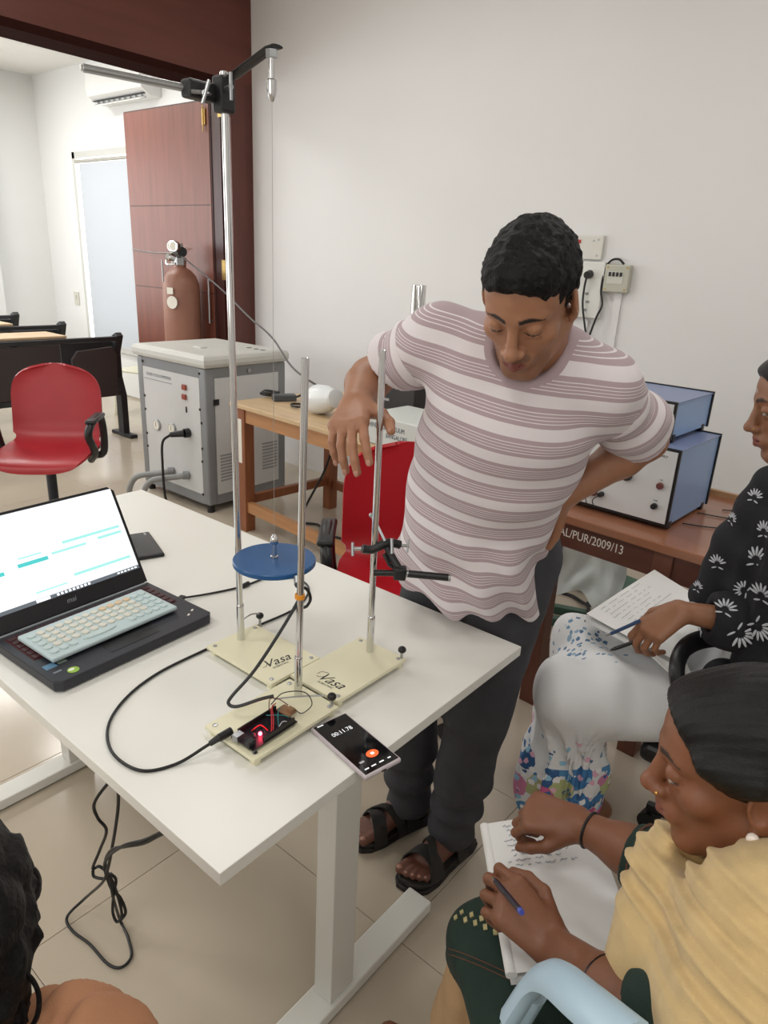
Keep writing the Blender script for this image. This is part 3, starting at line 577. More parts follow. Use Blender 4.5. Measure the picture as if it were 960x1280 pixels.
# ================================================================== red shell chairs
REDP = mat('red_plastic', (176, 22, 34), 0.30, var=0.05); REDD = mat('red_plastic_faded', (172, 44, 52), 0.34, var=0.06)
NAVY = mat('dark_blue_metal', (30, 34, 46), 0.4)
def red_chair(label, loc, rz, rm):
    t = thing('red_chair', label, 'chair', loc, rz, 'red shell office chairs')     # local: sitter faces -y
    prof = [(-0.235, 0.415), (-0.225, 0.445), (-0.15, 0.462), (0.0, 0.452), (0.12, 0.452), (0.195, 0.478), (0.235, 0.54), (0.252, 0.62), (0.268, 0.72), (0.283, 0.82), (0.292, 0.90)]
    PR = spline([(0, y, z) for y, z in prof], 5); N = len(PR)-1
    def hw(v):
        s = v*len(prof)
        if v < 0.22: return 0.175+0.07*math.sin(min(1, v/0.22)*PI/2)
        if v < 0.55: return 0.245-0.025*math.exp(-((v-0.52)/0.08)**2)
        if v < 0.78: return 0.238
        return 0.238*max(0.02, (1-((v-0.78)/0.225)**2.6))**0.5
    def fn(u, v):
        k = v*N; i = min(int(k), N-1); p = PR[i].lerp(PR[i+1], k-i); w = hw(v); x = (u*2-1)*w
        cur = (abs(u*2-1)**3)*0.022
        g = min(1, max(0, (v-.40)/.25)); return Vector((x, p.y-cur*g, p.z+cur*(1-g)))
    b = MB(); b.grid(fn, 20, 44, 0.012); b.build('shell', rm, t, smooth=True)
    def rim(s_): return [fn(0.5+0.47*s_, 0.46+0.03*i) for i in range(11)]
    for s_ in (-1, 1):
        pts = spline([(s_*0.20, 0.10, 0.43), (s_*0.255, 0.10, 0.44), (s_*0.272, 0.08, 0.54), (s_*0.272, 0.04, 0.655), (s_*0.272, -0.08, 0.668), (s_*0.268, -0.17, 0.65), (s_*0.262, -0.19, 0.60), (s_*0.262, -0.10, 0.50), (s_*0.22, -0.02, 0.435)], 6)
        b = MB(); b.tube(pts, 0.020, 10, flat=1.0); b.build('armrest', BLACKP, t, smooth=True)
        b = MB(); b.box((s_*0.272, -0.07, 0.672), (0.055, 0.22, 0.022), bev=0.010, seg=3); b.build('arm_pad', BLACKP, t, smooth=True)
    b = MB(); b.box((0, 0.0, 0.425), (0.20, 0.24, 0.03), bev=0.006); b.build('seat_plate', BLACKP, t)
    b = MB(); b.cyl((-0.06, 0, 0.415), (-0.26, -0.03, 0.40), 0.006); b.build('height_lever', BLACKP, t)
    b = MB(); b.cyl((0, 0, 0.11), (0, 0, 0.42), 0.026); b.build('column', NAVY, t, smooth=True)
    for k in range(5):
        a = 2*PI*k/5+0.3; d = Vector((math.cos(a), math.sin(a), 0))
        b = MB(); b.tube([d*0.02+Vector((0, 0, 0.12)), d*0.16+Vector((0, 0, 0.105)), d*0.28+Vector((0, 0, 0.075))], [0.028, 0.022, 0.016], 8, flat=0.8); lg = b.build('base_leg', BLACKP, t, smooth=True)
        b = MB(); c = d*0.275; n_ = Vector((-d.y, d.x, 0))
        b.cyl(c+Vector((0, 0, 0.028))-n_*0.022, c+Vector((0, 0, 0.028))-n_*0.006, 0.028, n=16); b.cyl(c+Vector((0, 0, 0.028))+n_*0.006, c+Vector((0, 0, 0.028))+n_*0.022, 0.028, n=16); b.cyl(c+Vector((0, 0, 0.03)), c+Vector((0, 0, 0.07)), 0.009, n=8); b.build('castor', BLACKR, lg)
    return t
red_chair('faded red shell chair with black arms between the laptop and the lecture benches', (-3.66, 1.66, 0), R_(48), REDD)
red_chair('glossy red shell chair with black arms behind the standing man', (-1.31, 1.77, 0), R_(40), REDP)
# ================================================================== lecture benches
BENCHK = mat('bench_black', (38, 40, 44), 0.45, var=0.05); BENCHP = mat('bench_mesh', (66, 66, 70), 0.6); BEECH = mat('bench_top', (206, 180, 146), 0.45, var=0.05, vscale=8)
SEATM = mat('bench_seat', (58, 50, 50), 0.5, var=0.05)
def bench(label, x, yend):
    t = thing('lecture_bench', label, 'bench', (x, yend, 0), 0, 'rows of lecture benches')
    b = MB(); pts = [(0.02, 0.02), (0.02, 0.35), (-0.03, 0.50), (-0.03, 0.70), (0.03, 0.84), (0.0, 0.865), (-0.05, 0.84), (-0.10, 0.70), (-0.10, 0.50), (-0.06, 0.34), (-0.06, 0.02)]
    b.prism(pts, -0.03, 0.03, Matrix(((1, 0, 0, 0), (0, 0, -1, 0), (0, 1, 0, 0), (0, 0, 0, 1))), bev=0.006); b.build('end_frame', BENCHK, t)
    b = MB(); b.box((-0.02, 0, 0.015), (0.30, 0.07, 0.03), bev=0.006); b.build('foot', BENCHK, t)
    b = MB(); b.mm((-0.03, -2.6, 0.80), (0.02, -0.03, 0.835), bev=0.006); b.build('top_rail', BENCHK, t)
    b = MB(); b.mm((-0.01, -2.6, 0.40), (0.008, -0.50, 0.79), bev=0.003); b.build('modesty_panel', SEATM, t)
    b = MB(); b.mm((-0.09, -0.46, 0.40), (-0.06, -0.03, 0.79), bev=0.003); b.build('mesh_back', BENCHP, t)
    b = MB(); b.prism([(-0.42, 0.36), (-0.06, 0.36), (-0.05, 0.70), (-0.08, 0.76), (-0.38, 0.74), (-0.43, 0.68)], -0.015, 0.015, Matrix(((0, 0, 1, 0.03), (1, 0, 0, 0), (0, 1, 0, 0), (0, 0, 0, 1))), bev=0.006); b.build('folded_seat', SEATM, t)
    b = MB(); b.mm((-0.36, -2.6, 0.836), (-0.02, -0.42, 0.856), bev=0.005); b.build('desk_top', BEECH, t)
    b = MB(); b.mm((-0.04, -2.6, 0.36), (0.02, -0.02, 0.40), bev=0.004); b.build('lower_rail', BENCHK, t)
    return t
bench('nearest lecture bench, its dark end frame beside the grey cabinet', -5.40, 3.125)
bench('second lecture bench row, behind the nearest one', -6.40, 3.16)
bench('farthest lecture bench row at the left edge of the picture', -7.42, 3.20)
# white plastic chair in the lecture room, mostly hidden by the cabinet
wc = thing('plastic_chair', 'cream plastic chair half hidden between bench and cabinet', 'chair', (-6.05, 3.78, 0), R_(20))
CRM = mat('cream_chair', (226, 222, 200), 0.45)
for sx, sy in ((-.2, -.2), (.2, -.2), (-.2, .2), (.2, .2)):
    b = MB(); b.tube([(sx*1.12, sy*1.12, 0), (sx, sy, 0.25), (sx*0.95, sy*0.95, 0.42)], [0.020, 0.024, 0.03], 8); b.build('leg', CRM, wc, smooth=True)
b = MB(); b.box((0, 0, 0.425), (0.44, 0.44, 0.02), bev=0.008); b.build('seat', CRM, wc)
b = MB(); b.box((0, 0.22, 0.62), (0.40, 0.02, 0.40), bev=0.008); b.build('backrest', CRM, wc)
# ================================================================== grey equipment cabinet
CX0, CX1, CY0, CY1 = -4.05, -3.345, 2.457, 3.08
GFR = mat('cabinet_grey', (132, 134, 136), 0.45, var=0.03); GPN = mat('cabinet_panel', (206, 207, 206), 0.45, var=0.02); GLD = mat('cabinet_lid', (204, 204, 198), 0.5, var=0.03)
cb = thing('equipment_cabinet', 'grey laboratory cabinet with dials and pipes in front of the doorway', 'cabinet', (-3.7, 2.77, 0))
zt = 0.885
for x, y in ((CX0, CY0), (CX1-0.065, CY0), (CX0, CY1-0.065), (CX1-0.065, CY1-0.065)):
    b = MB(); b.mm((x, y, 0.05), (x+0.065, y+0.065, zt), bev=0.012, seg=3); b.build('corner_post', GFR, cb, world=True, smooth=True)
    b = MB(); b.cyl((x+0.032, y+0.032, 0), (x+0.032, y+0.032, 0.05), 0.022, n=12); b.build('foot', BLACKR, cb, world=True)
for z0, z1 in ((0.05, 0.115), (zt-0.065, zt)):
    b = MB(); b.mm((CX0+.06, CY0+.004, z0), (CX1-.06, CY0+.05, z1)); b.build('rail', GFR, cb, world=True)
    b = MB(); b.mm((CX1-.05, CY0+.06, z0), (CX1-.004, CY1-.06, z1)); b.build('rail', GFR, cb, world=True)
    b = MB(); b.mm((CX0+.004, CY0+.06, z0), (CX0+.05, CY1-.06, z1)); b.build('rail', GFR, cb, world=True)
b = MB(); b.mm((CX0+.05, CY1-.03, .06), (CX1-.05, CY1-.01, zt)); b.build('back_panel', GPN, cb, world=True)
b = MB(); b.mm((CX0+.01, CY0+.06, .115), (CX0+.02, CY1-.06, zt-.06)); b.build('side_panel', GPN, cb, world=True)
b = MB(); b.mm((CX0+.063, CY0+.001, .112), (CX1-.063, CY0+.02, zt-.06)); fp = b.build('front_panel', GPN, cb, world=True)
b = MB(); b.mm((CX1-.02, CY0+.066, .112), (CX1-.001, CY1-.062, zt-.06)); sp2 = b.build('side_panel', GPN, cb, world=True)
b = MB(); t_ = [(CX0-.015, CY0-.02), (CX1+.02, CY0-.02), (CX1+.02, CY1+.01), (CX0-.015, CY1+.01)]
b.prism(t_, zt, zt+0.075, bev=0.025); lidc = b.build('lid', GLD, cb, world=True)
b = MB(); b.box((-3.66, 2.66, zt+0.078), (0.08, 0.05, 0.012), bev=0.004); b.build('lid_knob', GLD, lidc, world=True)
for dx in (0, .07, .13):
    b = MB(); b.cyl((-3.52+dx, 2.93, zt+0.0745), (-3.52+dx, 2.93, zt+0.0757), 0.018, n=14); b.build('lid_vent', BLACKR, lidc, world=True)
FY = CY0
def fr(x, y): return ay(x, y, FY)
for px_ in ((193, 549), (216, 531)): pass
def front_disc(name, px_, r, d, m_, par=fp, n=20):
    c = ay(px_[0], px_[1], FY); b = MB(); b.cyl((c.x, FY+0.002, c.z), (c.x, FY-d, c.z), r, n=n, bev=min(0.002, d*.3)); return b.build(name, m_, par, world=True)
for p_ in ((197, 531), (216, 536)):
    g = front_disc('gauge', p_, 0.036, 0.012, STEEL)
    c = ay(p_[0], p_[1], FY); b = MB(); b.cyl((c.x, FY-0.012, c.z), (c.x, FY-0.0128, c.z), 0.029, n=20); b.build('gauge_face', WHITEINK, g, world=True) if False else b.build('dial_face', WHITEINK, fp, world=True)
    b = MB(); b.box((c.x, FY-0.0134, c.z+.006), (0.003, 0.001, 0.032)); b.build('dial_needle', INK, fp, world=True)
for p_ in ((231, 484), (231, 496)):
    c = ay(p_[0], p_[1], FY); b = MB(); b.box((c.x, FY-0.006, c.z), (0.036, 0.014, 0.032), bev=0.003); b.build('rocker_switch', mat('switch_brown', (150, 70, 55), 0.4), fp, world=True)
for p_ in ((178, 451), (249, 467), (181, 494), (182, 511), (250, 512), (184, 541), (185, 557), (252, 529), (253, 561), (253, 577), (254, 618)):
    front_disc('panel_screw', p_, 0.008, 0.004, BLACKP, n=10)
c = ay(198, 472, FY); text('panel_lettering', 'CLOSED CYCLE COMPRESSOR', 0.026, mat('grey_lettering', (140, 145, 150), 0.6), fp, frame((c.x, FY-0.0006, c.z+.01), (1, 0, 0), (0, 0, 1)), squash=0.75)
b = MB(); b.mm((c.x-.16, FY-0.0006, c.z-.022), (c.x+.14, FY+.001, c.z-.018)); b.build('panel_lettering', mat('grey_lettering', (140, 145, 150), 0.6), fp, world=True)
c = ay(233, 512, FY); b = MB(); b.box((c.x, FY-.001, c.z), (.012, .003, .035)); b.build('toggle', BLACKP, fp, world=True)
# plug + lead, and the two hoses
c = ay(236, 541, FY)
b = MB(); b.cyl((c.x, FY+.002, c.z), (c.x-.005, FY-.03, c.z), 0.028, n=14); b.cyl((c.x-.005, FY-.03, c.z), (c.x-.06, FY-.09, c.z-.01), 0.022, 0.016, n=14); b.build('plug', BLACKP, cb, world=True, smooth=True)
b = MB(); b.tube(spline([(c.x-.06, FY-.09, c.z-.01), (c.x-.10, FY-.12, c.z-.06), (c.x-.10, FY-.13, c.z-.2), (c.x-.11, FY-.12, c.z-.40), (c.x-.10, FY-.10, .01)], 8), 0.008, 8); b.build('lead', CBL, cb, world=True, smooth=True)
HOSE = mat('grey_hose', (146, 148, 146), 0.55)
for p_, dx in (((217, 589), 0), ((236, 594), 0.02)):
    c = ay(p_[0], p_[1], FY)
    b = MB(); b.tube(spline([(c.x, FY, c.z), (c.x-.05, FY-.07, c.z-.01), (c.x-.16, FY-.16, c.z-.04), (c.x-.21, FY-.19, c.z-.12), (c.x-.21, FY-.19, .02)], 8), 0.018, 10); b.build('hose', HOSE, cb, world=True, smooth=True)
    b = MB(); b.cyl((c.x, FY+.002, c.z), (c.x-.02, FY-.03, c.z), 0.026, n=12); b.build('hose_nut', GFR, cb, world=True)
def side_pt(x, y): return ax(x, y, CX1)
c = side_pt(311, 463); b = MB(); b.cyl((CX1-.002, c.y, c.z), (CX1+.006, c.y, c.z), .012, n=14); b.build('lock', STEEL, sp2, world=True)
c = side_pt(270, 503); b = MB(); b.box((CX1+.002, c.y, c.z), (.008, .04, .035), bev=.002); b.build('latch', BLACKP, sp2, world=True)
VENT = mat('vent_slot', (150, 152, 152), 0.6)
for px0, px1, py0, py1 in ((276, 291, 568, 603), (328, 346, 553, 588)):
    a0 = side_pt(px0, (py0+py1)/2); a1 = side_pt(px1, (py0+py1)/2); zt0 = side_pt(px0, py0).z; zb0 = side_pt(px0, py1).z
    for i in range(9):
        z = zb0+(zt0-zb0)*(i+.5)/9
        b = MB(); b.mm((CX1-.002, a0.y, z-.005), (CX1+.0006, a1.y, z+.005)); b.build('vent_slot', VENT, sp2, world=True)
# ================================================================== gas cylinder
gx, gy, gr = -4.64, 3.225, 0.135
gc = thing('gas_cylinder', 'brown gas cylinder with a chrome regulator standing behind the cabinet', 'gas cylinder', (gx, gy, 0))
GASM = mat('cylinder_paint', (150, 104, 86), 0.4, var=0.08)
b = MB(); b.lathe([(gr-.01, 0), (gr, 0.015), (gr, 1.24), (gr*.97, 1.29), (gr*.82, 1.345), (gr*.55, 1.385), (.045, 1.40), (.04, 1.43)], Matrix.Translation((gx, gy, 0)), n=36); b.build('bottle', GASM, gc, world=True, smooth=True, angle=50)
b = MB(); b.lathe([(.045, 0), (.045, .05), (.03, .055), (.03, .09)], Matrix.Translation((gx, gy, 1.42)), n=20); b.build('neck_ring', STEEL, gc, world=True, smooth=True)
b = MB(); b.box((gx-.035, gy, 1.50), (.07, .07, .14), bev=.006); b.build('valve_block', mat('valve_grey', (168, 170, 160), 0.45), gc, world=True)
b = MB(); b.cyl((gx, gy-.02, 1.51), (gx+.12, gy-.06, 1.51), 0.035, n=16); b.build('regulator', BLACKP, gc, world=True, smooth=True)
for dx, dy, dz in ((.04, -.10, .035), (.11, -.13, .035)):
    b = MB(); b.cyl((gx+dx, gy+dy+.03, 1.51+dz), (gx+dx+.012, gy+dy-.005, 1.51+dz), 0.038, n=18, bev=.004); g = b.build('pressure_gauge', CHROME, gc, world=True, smooth=True)
    b = MB(); b.cyl((gx+dx+.012, gy+dy-.005, 1.51+dz), (gx+dx+.0125, gy+dy-.0062, 1.51+dz), 0.030, n=18); b.build('gauge_face', WHITEINK, g, world=True)
b = MB(); b.lathe([(.018, 0), (.03, .01), (.03, .05), (.02, .06)], Matrix.Translation((gx+.09, gy-.11, 1.46)) @ Matrix.Rotation(R_(70), 4, 'X'), n=14); b.build('regulator_knob', CHROME, gc, world=True, smooth=True)
b = MB(); b.tube(spline([(gx+.02, gy-.08, 1.5), (gx+.02, gy-.13, 1.44), (gx+.06, gy-.14, 1.42), (gx+.12, gy-.12, 1.43)], 6), .008, 8); b.build('gauge_pipe', CHROME, gc, world=True, smooth=True)
b = MB(); b.cyl((gx+.0, gy-.15, 1.30), (gx+.0, gy-.15, 1.45), .006); b.build('key_rod', STEEL, gc, world=True)
b = MB(); b.box((gx+.055, gy-.135, 1.24), (.05, .004, .045), rot=R_(20)); b.build('paper_tag', WHITEINK, gc, world=True)
b = MB(); b.cyl((gx+.068, gy-.128, 1.16), (gx+.07, gy-.134, 1.16), .045, n=18); b.build('paper_tag', WHITEINK, gc, world=True)
ht = thing('gas_hose', 'thin grey hose running from the gas regulator to the wooden table', 'hose', (-4.4, 3.1, 1.4))
b = MB(); b.tube(spline([(gx+.14, gy-.08, 1.48), ad(275, 360, 4.8), ad(310, 395, 4.55), ad(340, 422, 4.4), ad(362, 455, 4.1), ad(384, 474, 3.8), (-2.62, 2.80, 0.80)], 8), .006, 8); b.build('tube', mat('hose_grey', (92, 90, 90), 0.5), ht, world=True, smooth=True)
# ================================================================== wooden table at the back
WOODT = mat('pale_wood_top', (200, 172, 134), 0.4, var=0.12, vscale=5, stretch=(1, 8, 8)); WOODL = mat('brown_wood', (140, 84, 52), 0.45, var=0.14, vscale=5, stretch=(6, 6, 1)); WOODA = mat('honey_wood', (180, 130, 86), 0.42, var=0.12, vscale=5, stretch=(1, 8, 8))
wt = thing('wooden_table', 'small brown wooden table against the white wall with pump equipment', 'table', (-3.03, 2.43, 0), R_(-5))
WL, WD = 1.55, 0.70
b = MB(); b.mm((-.03, -.03, .728), (WL+.03, WD+.03, .752), bev=.003); b.build('tabletop', WOODT, wt)
for x, y in ((0, 0), (WL-.065, 0), (0, WD-.065), (WL-.065, WD-.065)):
    b = MB(); b.mm((x, y, 0), (x+.065, y+.065, .728), bev=.003); lg = b.build('leg', WOODL, wt)
    if x == 0 and y == 0:
        b = MB(); b.mm((-.001, -.002, .41), (.040, .001, .66)); b.build('white_paper', WHITEINK, lg)
b = MB(); b.mm((.065, .008, .645), (WL-.065, .035, .728)); b.build('apron', WOODA, wt)
b = MB(); b.mm((.065, WD-.035, .645), (WL-.065, WD-.008, .728)); b.build('apron', WOODL, wt)
for x in (.008, WL-.035):
    b = MB(); b.mm((x, .065, .645), (x+.027, WD-.065, .728)); b.build('apron', WOODL, wt)
b = MB(); b.mm((.065, .012, .12), (WL-.065, .045, .18)); b.build('stretcher', WOODA, wt)
b = MB(); b.mm((.065, WD-.045, .14), (WL-.065, WD-.012, .19)); b.build('stretcher', WOODL, wt)
b = MB(); b.mm((.012, .065, .16), (.045, WD-.065, .21)); b.build('stretcher', WOODL, wt)
WZ = .752
# power adapter with leads
pa = thing('power_adapter', 'grey power adapter with coiled black lead on the wooden table', 'power adapter', (-2.88, 2.62, WZ))
b = MB(); b.box((-2.90, 2.66, WZ+.018), (.065, .13, .036), bev=.006, rot=R_(-30)); b.build('brick', mat('adapter_grey', (72, 76, 80), 0.5), pa, world=True)
b = MB(); pts = []
for i in range(60):
    a = i*0.55; pts.append((-3.04+.055*math.cos(a)+.0006*i, 2.66+.03*math.sin(a), WZ+.012+.0004*i))
b.tube(spline(pts, 3), .006, 6); b.build('coiled_lead', CBL, pa, world=True, smooth=True)
b = MB(); b.tube(spline([(-2.87, 2.71, WZ+.015), (-2.83, 2.83, WZ+.05), (-2.74, 2.82, WZ+.04), (-2.72, 2.70, WZ+.01), (-2.77, 2.60, WZ+.01), (-2.70, 2.56, WZ+.01), (-2.62, 2.62, WZ+.02)], 8), .006, 7); b.build('lead', CBL, pa, world=True, smooth=True)
b = MB(); b.tube(spline([(-2.66, 2.95, WZ+.01), (-2.62, 2.90, WZ+.12), (-2.5, 2.85, WZ+.16), (-2.4, 2.78, WZ+.11), (-2.40, 2.7, WZ+.02)], 8), .007, 7); b.build('lead', CBL, pa, world=True, smooth=True)
# translucent white jar lying near his hand
jr = thing('plastic_jar', 'cloudy white plastic jar beside the man’s blurred hand'.replace('’', "'"), 'jar', (-2.46, 2.58, WZ))
b = MB(); b.lathe([(.03, 0), (.068, .012), (.078, .05), (.070, .12), (.052, .17), (.042, .19), (.042, .205), (.03, .206)], Matrix.Translation((-2.50, 2.56, WZ+.082)) @ Matrix.Rotation(R_(-12), 4, 'Z') @ Matrix.Rotation(R_(78), 4, 'Y') @ Matrix.Translation((0, 0, -.09)), n=28); b.build('body', mat('cloudy_plastic', (226, 230, 230), 0.35, sss=0.0), jr, world=True, smooth=True, angle=60)
b = MB(); b.lathe([(.045, 0), (.047, .004), (.047, .022), (.04, .026)], Matrix.Translation((-2.50, 2.56, WZ+.082)) @ Matrix.Rotation(R_(-12), 4, 'Z') @ Matrix.Rotation(R_(78), 4, 'Y') @ Matrix.Translation((0, 0, .10)), n=24); b.build('cap', GPN, jr, world=True, smooth=True)
# vacuum pump housing, black instrument, chrome column
vb = thing('vacuum_unit', 'pale grey vacuum unit with printed maker name behind the red chair', 'machine', (-1.72, 2.44, WZ), R_(-3))
b = MB(); b.box((0, 0, .066), (.54, .30, .128), bev=.006); vbo = b.build('housing', mat('pale_grey_paint', (206, 210, 206), 0.45), vb)
text('maker_lettering', 'HIND HIGH VACUUM', 0.030, mat('slate_print', (90, 100, 110), 0.6), vbo, ROOTM[vb.name] @ frame((-.13, -.1507, .088), (1, 0, 0), (0, 0, 1)), squash=0.72)
text('maker_lettering', 'BANGALORE', 0.028, mat('slate_print', (90, 100, 110), 0.6), vbo, ROOTM[vb.name] @ frame((-.07, -.1507, .054), (1, 0, 0), (0, 0, 1)), squash=0.75)
for sx in (-.22, .22):
    for sy in (-.1, .1):
        b = MB(); b.cyl((sx, sy, 0), (sx, sy, .004), .012, n=10); b.build('foot', BLACKR, vb)
bi = thing('black_instrument', 'black instrument with steel handles on the wooden table', 'instrument', (-2.15, 2.76, WZ), R_(-5))
b = MB(); b.box((-.10, .0, .085), (.20, .16, .17), bev=.004); b.build('case', mat('instrument_dark', (40, 40, 42), 0.45), bi)
b = MB(); b.box((.09, .0, .10), (.17, .18, .20), bev=.004); b.build('case', BLACKP, bi)
for z in (.05, .12, .165):
    b = MB(); b.mm((-.205, -.088, z-.006), (.005, -.078, z+.006)); b.build('trim_bar', STEEL, bi)
b = MB(); b.cyl((.10, -.09, .06), (.10, -.10, .06), .042, n=20); b.build('round_port', STEEL, bi)
b = MB(); b.lathe([(.05, 0), (.055, .01), (.055, .02), (.03, .03), (.03, .06), (.06, .07), (.06, .085)], Matrix.Translation((.09, 0, .20)), n=20); b.build('flange', STEEL, bi, smooth=True)
b = MB(); b.box((.0, .02, .225), (.12, .10, .05), rot=Matrix.Rotation(R_(20), 4, 'Y')); b.build('paper_slip', WHITEINK, bi)
for i in range(3):
    b = MB(); b.tube(spline([(-.06+.05*i, -.02, .17), (-.04+.06*i, -.05, .26), (.04+.03*i, -.04, .28-.02*i), (.09, 0, .24)], 6), .003, 6); b.build('lead', BLACKR if i % 2 else STEEL, bi)
b = MB(); b.cyl((-.20, -.08, .20), (-.16, -.10, .21), .012); b.build('knob', STEEL, bi)
cc = thing('chrome_column', 'thick polished chrome cylinder rising behind his shoulder', 'cylinder', (-2.20, 2.925, WZ), 0)
b = MB(); b.lathe([(.06, 0), (.06, .02), (.036, .022), (.036, .658), (.034, .662), (.001, .6625)], n=36, cap=False); b.build('column', CHROME, cc, smooth=True, angle=35)
b = MB(); b.lathe([(.04, .04), (.045, .045), (.045, .07), (.04, .075)], n=24); b.build('clamp_ring', STEEL, cc, smooth=True)
# leads hanging under the wooden table
fl2 = thing('floor_leads', 'black leads lying on the floor under the wooden table', 'cable', (-2.6, 2.8, 0))
for pts in ([(-2.86, 3.1, .55), (-2.85, 3.0, .40), (-2.84, 2.92, .28), (-2.90, 2.80, .01), (-2.7, 2.72, .008), (-2.45, 2.75, .008)], [(-3.2, 2.72, .008), (-2.95, 2.66, .008), (-2.75, 2.80, .008), (-2.55, 2.62, .008), (-2.3, 2.7, .008)], [(-2.15, 3.12, .6), (-2.16, 3.1, .3), (-2.2, 3.0, .008), (-2.5, 2.9, .008)]):
    b = MB(); b.tube(spline(pts, 8), .007, 7); b.build('lead', CBL, fl2, world=True, smooth=True)
# ================================================================== brown desk on the right with two blue instruments
TEAK = mat('teak_top', (146, 96, 70), 0.28, var=0.12, vscale=4, stretch=(1, 7, 7), coat=0.2); TEAKD = mat('teak_frame', (92, 52, 38), 0.4, var=0.14, vscale=4, stretch=(2, 6, 6)); TEAKL = mat('teak_leg', (106, 62, 46), 0.4, var=0.14, vscale=4, stretch=(6, 6, 1))
bd = thing('brown_desk', 'dark brown wooden desk behind the seated women with chalked number', 'desk', (-0.985, 2.075, 0), R_(-4))
BL, BDp, BZ = 1.5, 0.62, .765
b = MB(); b.mm((-.02, -.02, BZ-.03), (BL, BDp+.02, BZ), bev=.004); b.build('tabletop', TEAK, bd)
for x, y in ((0.01, 0), (.42, .0), (BL-.09, 0), (0.01, BDp-.06), (BL-.09, BDp-.06)):
    if x == .42: x = .40
    b = MB(); b.mm((x, y, 0), (x+.06, y+.06, BZ-.03), bev=.003); b.build('leg', TEAKL, bd)
b = MB(); b.mm((.07, .006, BZ-.12), (BL-.09, .03, BZ-.03)); ap = b.build('apron', TEAKD, bd)
text('chalk_number', 'IAL/PUR/2009/13', 0.042, WHITEINK, ap, ROOTM[bd.name] @ frame((.185, .0055, BZ-.070), (1, 0, 0), (0, 0, 1)), squash=0.8)
b = MB(); b.mm((.07, BDp-.03, BZ-.12), (BL-.09, BDp-.006, BZ-.03)); b.build('apron', TEAKD, bd)
b = MB(); b.mm((.015, .06, BZ-.12), (.04, BDp-.06, BZ-.03)); b.build('apron', TEAKD, bd)
b = MB(); b.mm((.02, .06, .15), (.05, BDp-.06, .20)); b.build('stretcher', TEAKL, bd)
b = MB(); b.mm((.07, BDp-.05, .15), (BL-.09, BDp-.02, .20)); b.build('stretcher', TEAKL, bd)
b = MB(); b.mm((-.02, BDp+.0, BZ), (BL, BDp+.02, BZ+.02)); b.build('back_strip', mat('pale_strip', (176, 140, 104), 0.45), bd)
BLUE = mat('blue_case', (140, 172, 216), 0.35, var=0.04); BLUET = mat('blue_grey_lid', (122, 136, 172), 0.38, var=0.03); FACE = mat('white_face', (214, 214, 214), 0.4); REDK = mat('maroon_knob', (110, 60, 56), 0.4)
def instr(name, label, x0, x1, y0, y1, z0, z1, rz=-3):
    t = thing(name, label, 'instrument', ((x0+x1)/2, (y0+y1)/2, z0), R_(rz)); hx, hy, h = (x1-x0)/2, (y1-y0)/2, z1-z0
    b = MB(); b.mm((-hx+.004, -hy+.006, .014), (hx-.004, hy-.006, h-.003)); b.build('case', BLUE, t)
    b = MB(); b.mm((-hx, -hy+.01, h-.003), (hx, hy-.004, h), bev=.001); b.build('lid', BLUET, t)
    b = MB(); b.mm((-hx-.002, -hy-.001, .012), (hx+.002, -hy+.008, h+.002)); b.build('front_bezel', BLACKP, t)
    b = MB(); b.mm((-hx-.002, hy-.008, .012), (hx+.002, hy, h+.004)); b.build('rear_bezel', BLACKP, t)
    b = MB(); b.mm((-hx+.006, -hy-.004, .022), (hx-.006, -hy, h-.006)); f = b.build('face_panel', FACE, t)
    for sx in (-hx+.04, hx-.012):
        for sy in (-hy+.035, hy-.04):
            b = MB(); b.box((sx, sy, .012), (.022, .022, .024), bev=.002); b.build('foot', BLACKP, t)
    return t, f, hx, hy, h
t, f, hx, hy, h = instr('blue_instrument', 'larger blue instrument with white knob panel on the brown desk', -1.02, -0.583, 2.155, 2.515, BZ, 1.022)
Mx = ROOTM[t.name]
def knob(name, x, z, r, d, m_, n=18):
    b = MB(); b.lathe([(r, 0), (r, d*.6), (r*.8, d), (.001, d)], Matrix.Translation((x, -hy-.004, z)) @ Matrix.Rotation(R_(90), 4, 'X'), n=n, cap=False); return b.build(name, m_, f, smooth=True)
k = knob('control_knob', .070, .148, .017, .018, BLACKP); b = MB(); b.cyl((.070, -hy-.022, .148), (.070, -hy-.0226, .148), .009, n=12); b.build('knob_cap', STEEL, f)
knob('pilot_lamp', .178, .140, .011, .012, REDK); knob('fuse_holder', .172, .072, .010, .014, BLACKP)
b = MB(); b.mm((-.165, -hy-.005, .190), (-.09, -hy-.003, .222)); b.build('display_window', mat('display_dark', (26, 14, 16), 0.2), f)
for i, (x, m_) in enumerate(((-.052, BLACKP), (-.028, REDK), (-.004, BLACKP), (-.12, REDK))):
    knob('terminal', x, .062+.002*i, .009, .020, m_, 12)
    b = MB(); b.tube(spline([(x, -hy-.022, .062+.002*i), (x-.012, -hy-.04, .05), (x-.01, -hy-.03, .026)], 6), .0016, 6); b.build('test_lead', BLACKR, f)
text('panel_lettering', 'POWER SUPPLY', .010, INK, f, Mx @ frame((.150, -hy-.0043, .232), (1, 0, 0), (0, 0, 1))); text('panel_lettering', 'ADJUST', .007, INK, f, Mx @ frame((.070, -hy-.0043, .178), (1, 0, 0), (0, 0, 1)))
text('panel_lettering', 'ON', .006, INK, f, Mx @ frame((.178, -hy-.0043, .158), (1, 0, 0), (0, 0, 1))); text('panel_lettering', 'FUSE', .006, INK, f, Mx @ frame((.172, -hy-.0043, .09), (1, 0, 0), (0, 0, 1)))
t, f, hx, hy, h = instr('blue_instrument', 'smaller blue instrument stacked on top of the larger one', -1.02, -0.640, 2.215, 2.545, 1.0245, 1.152)
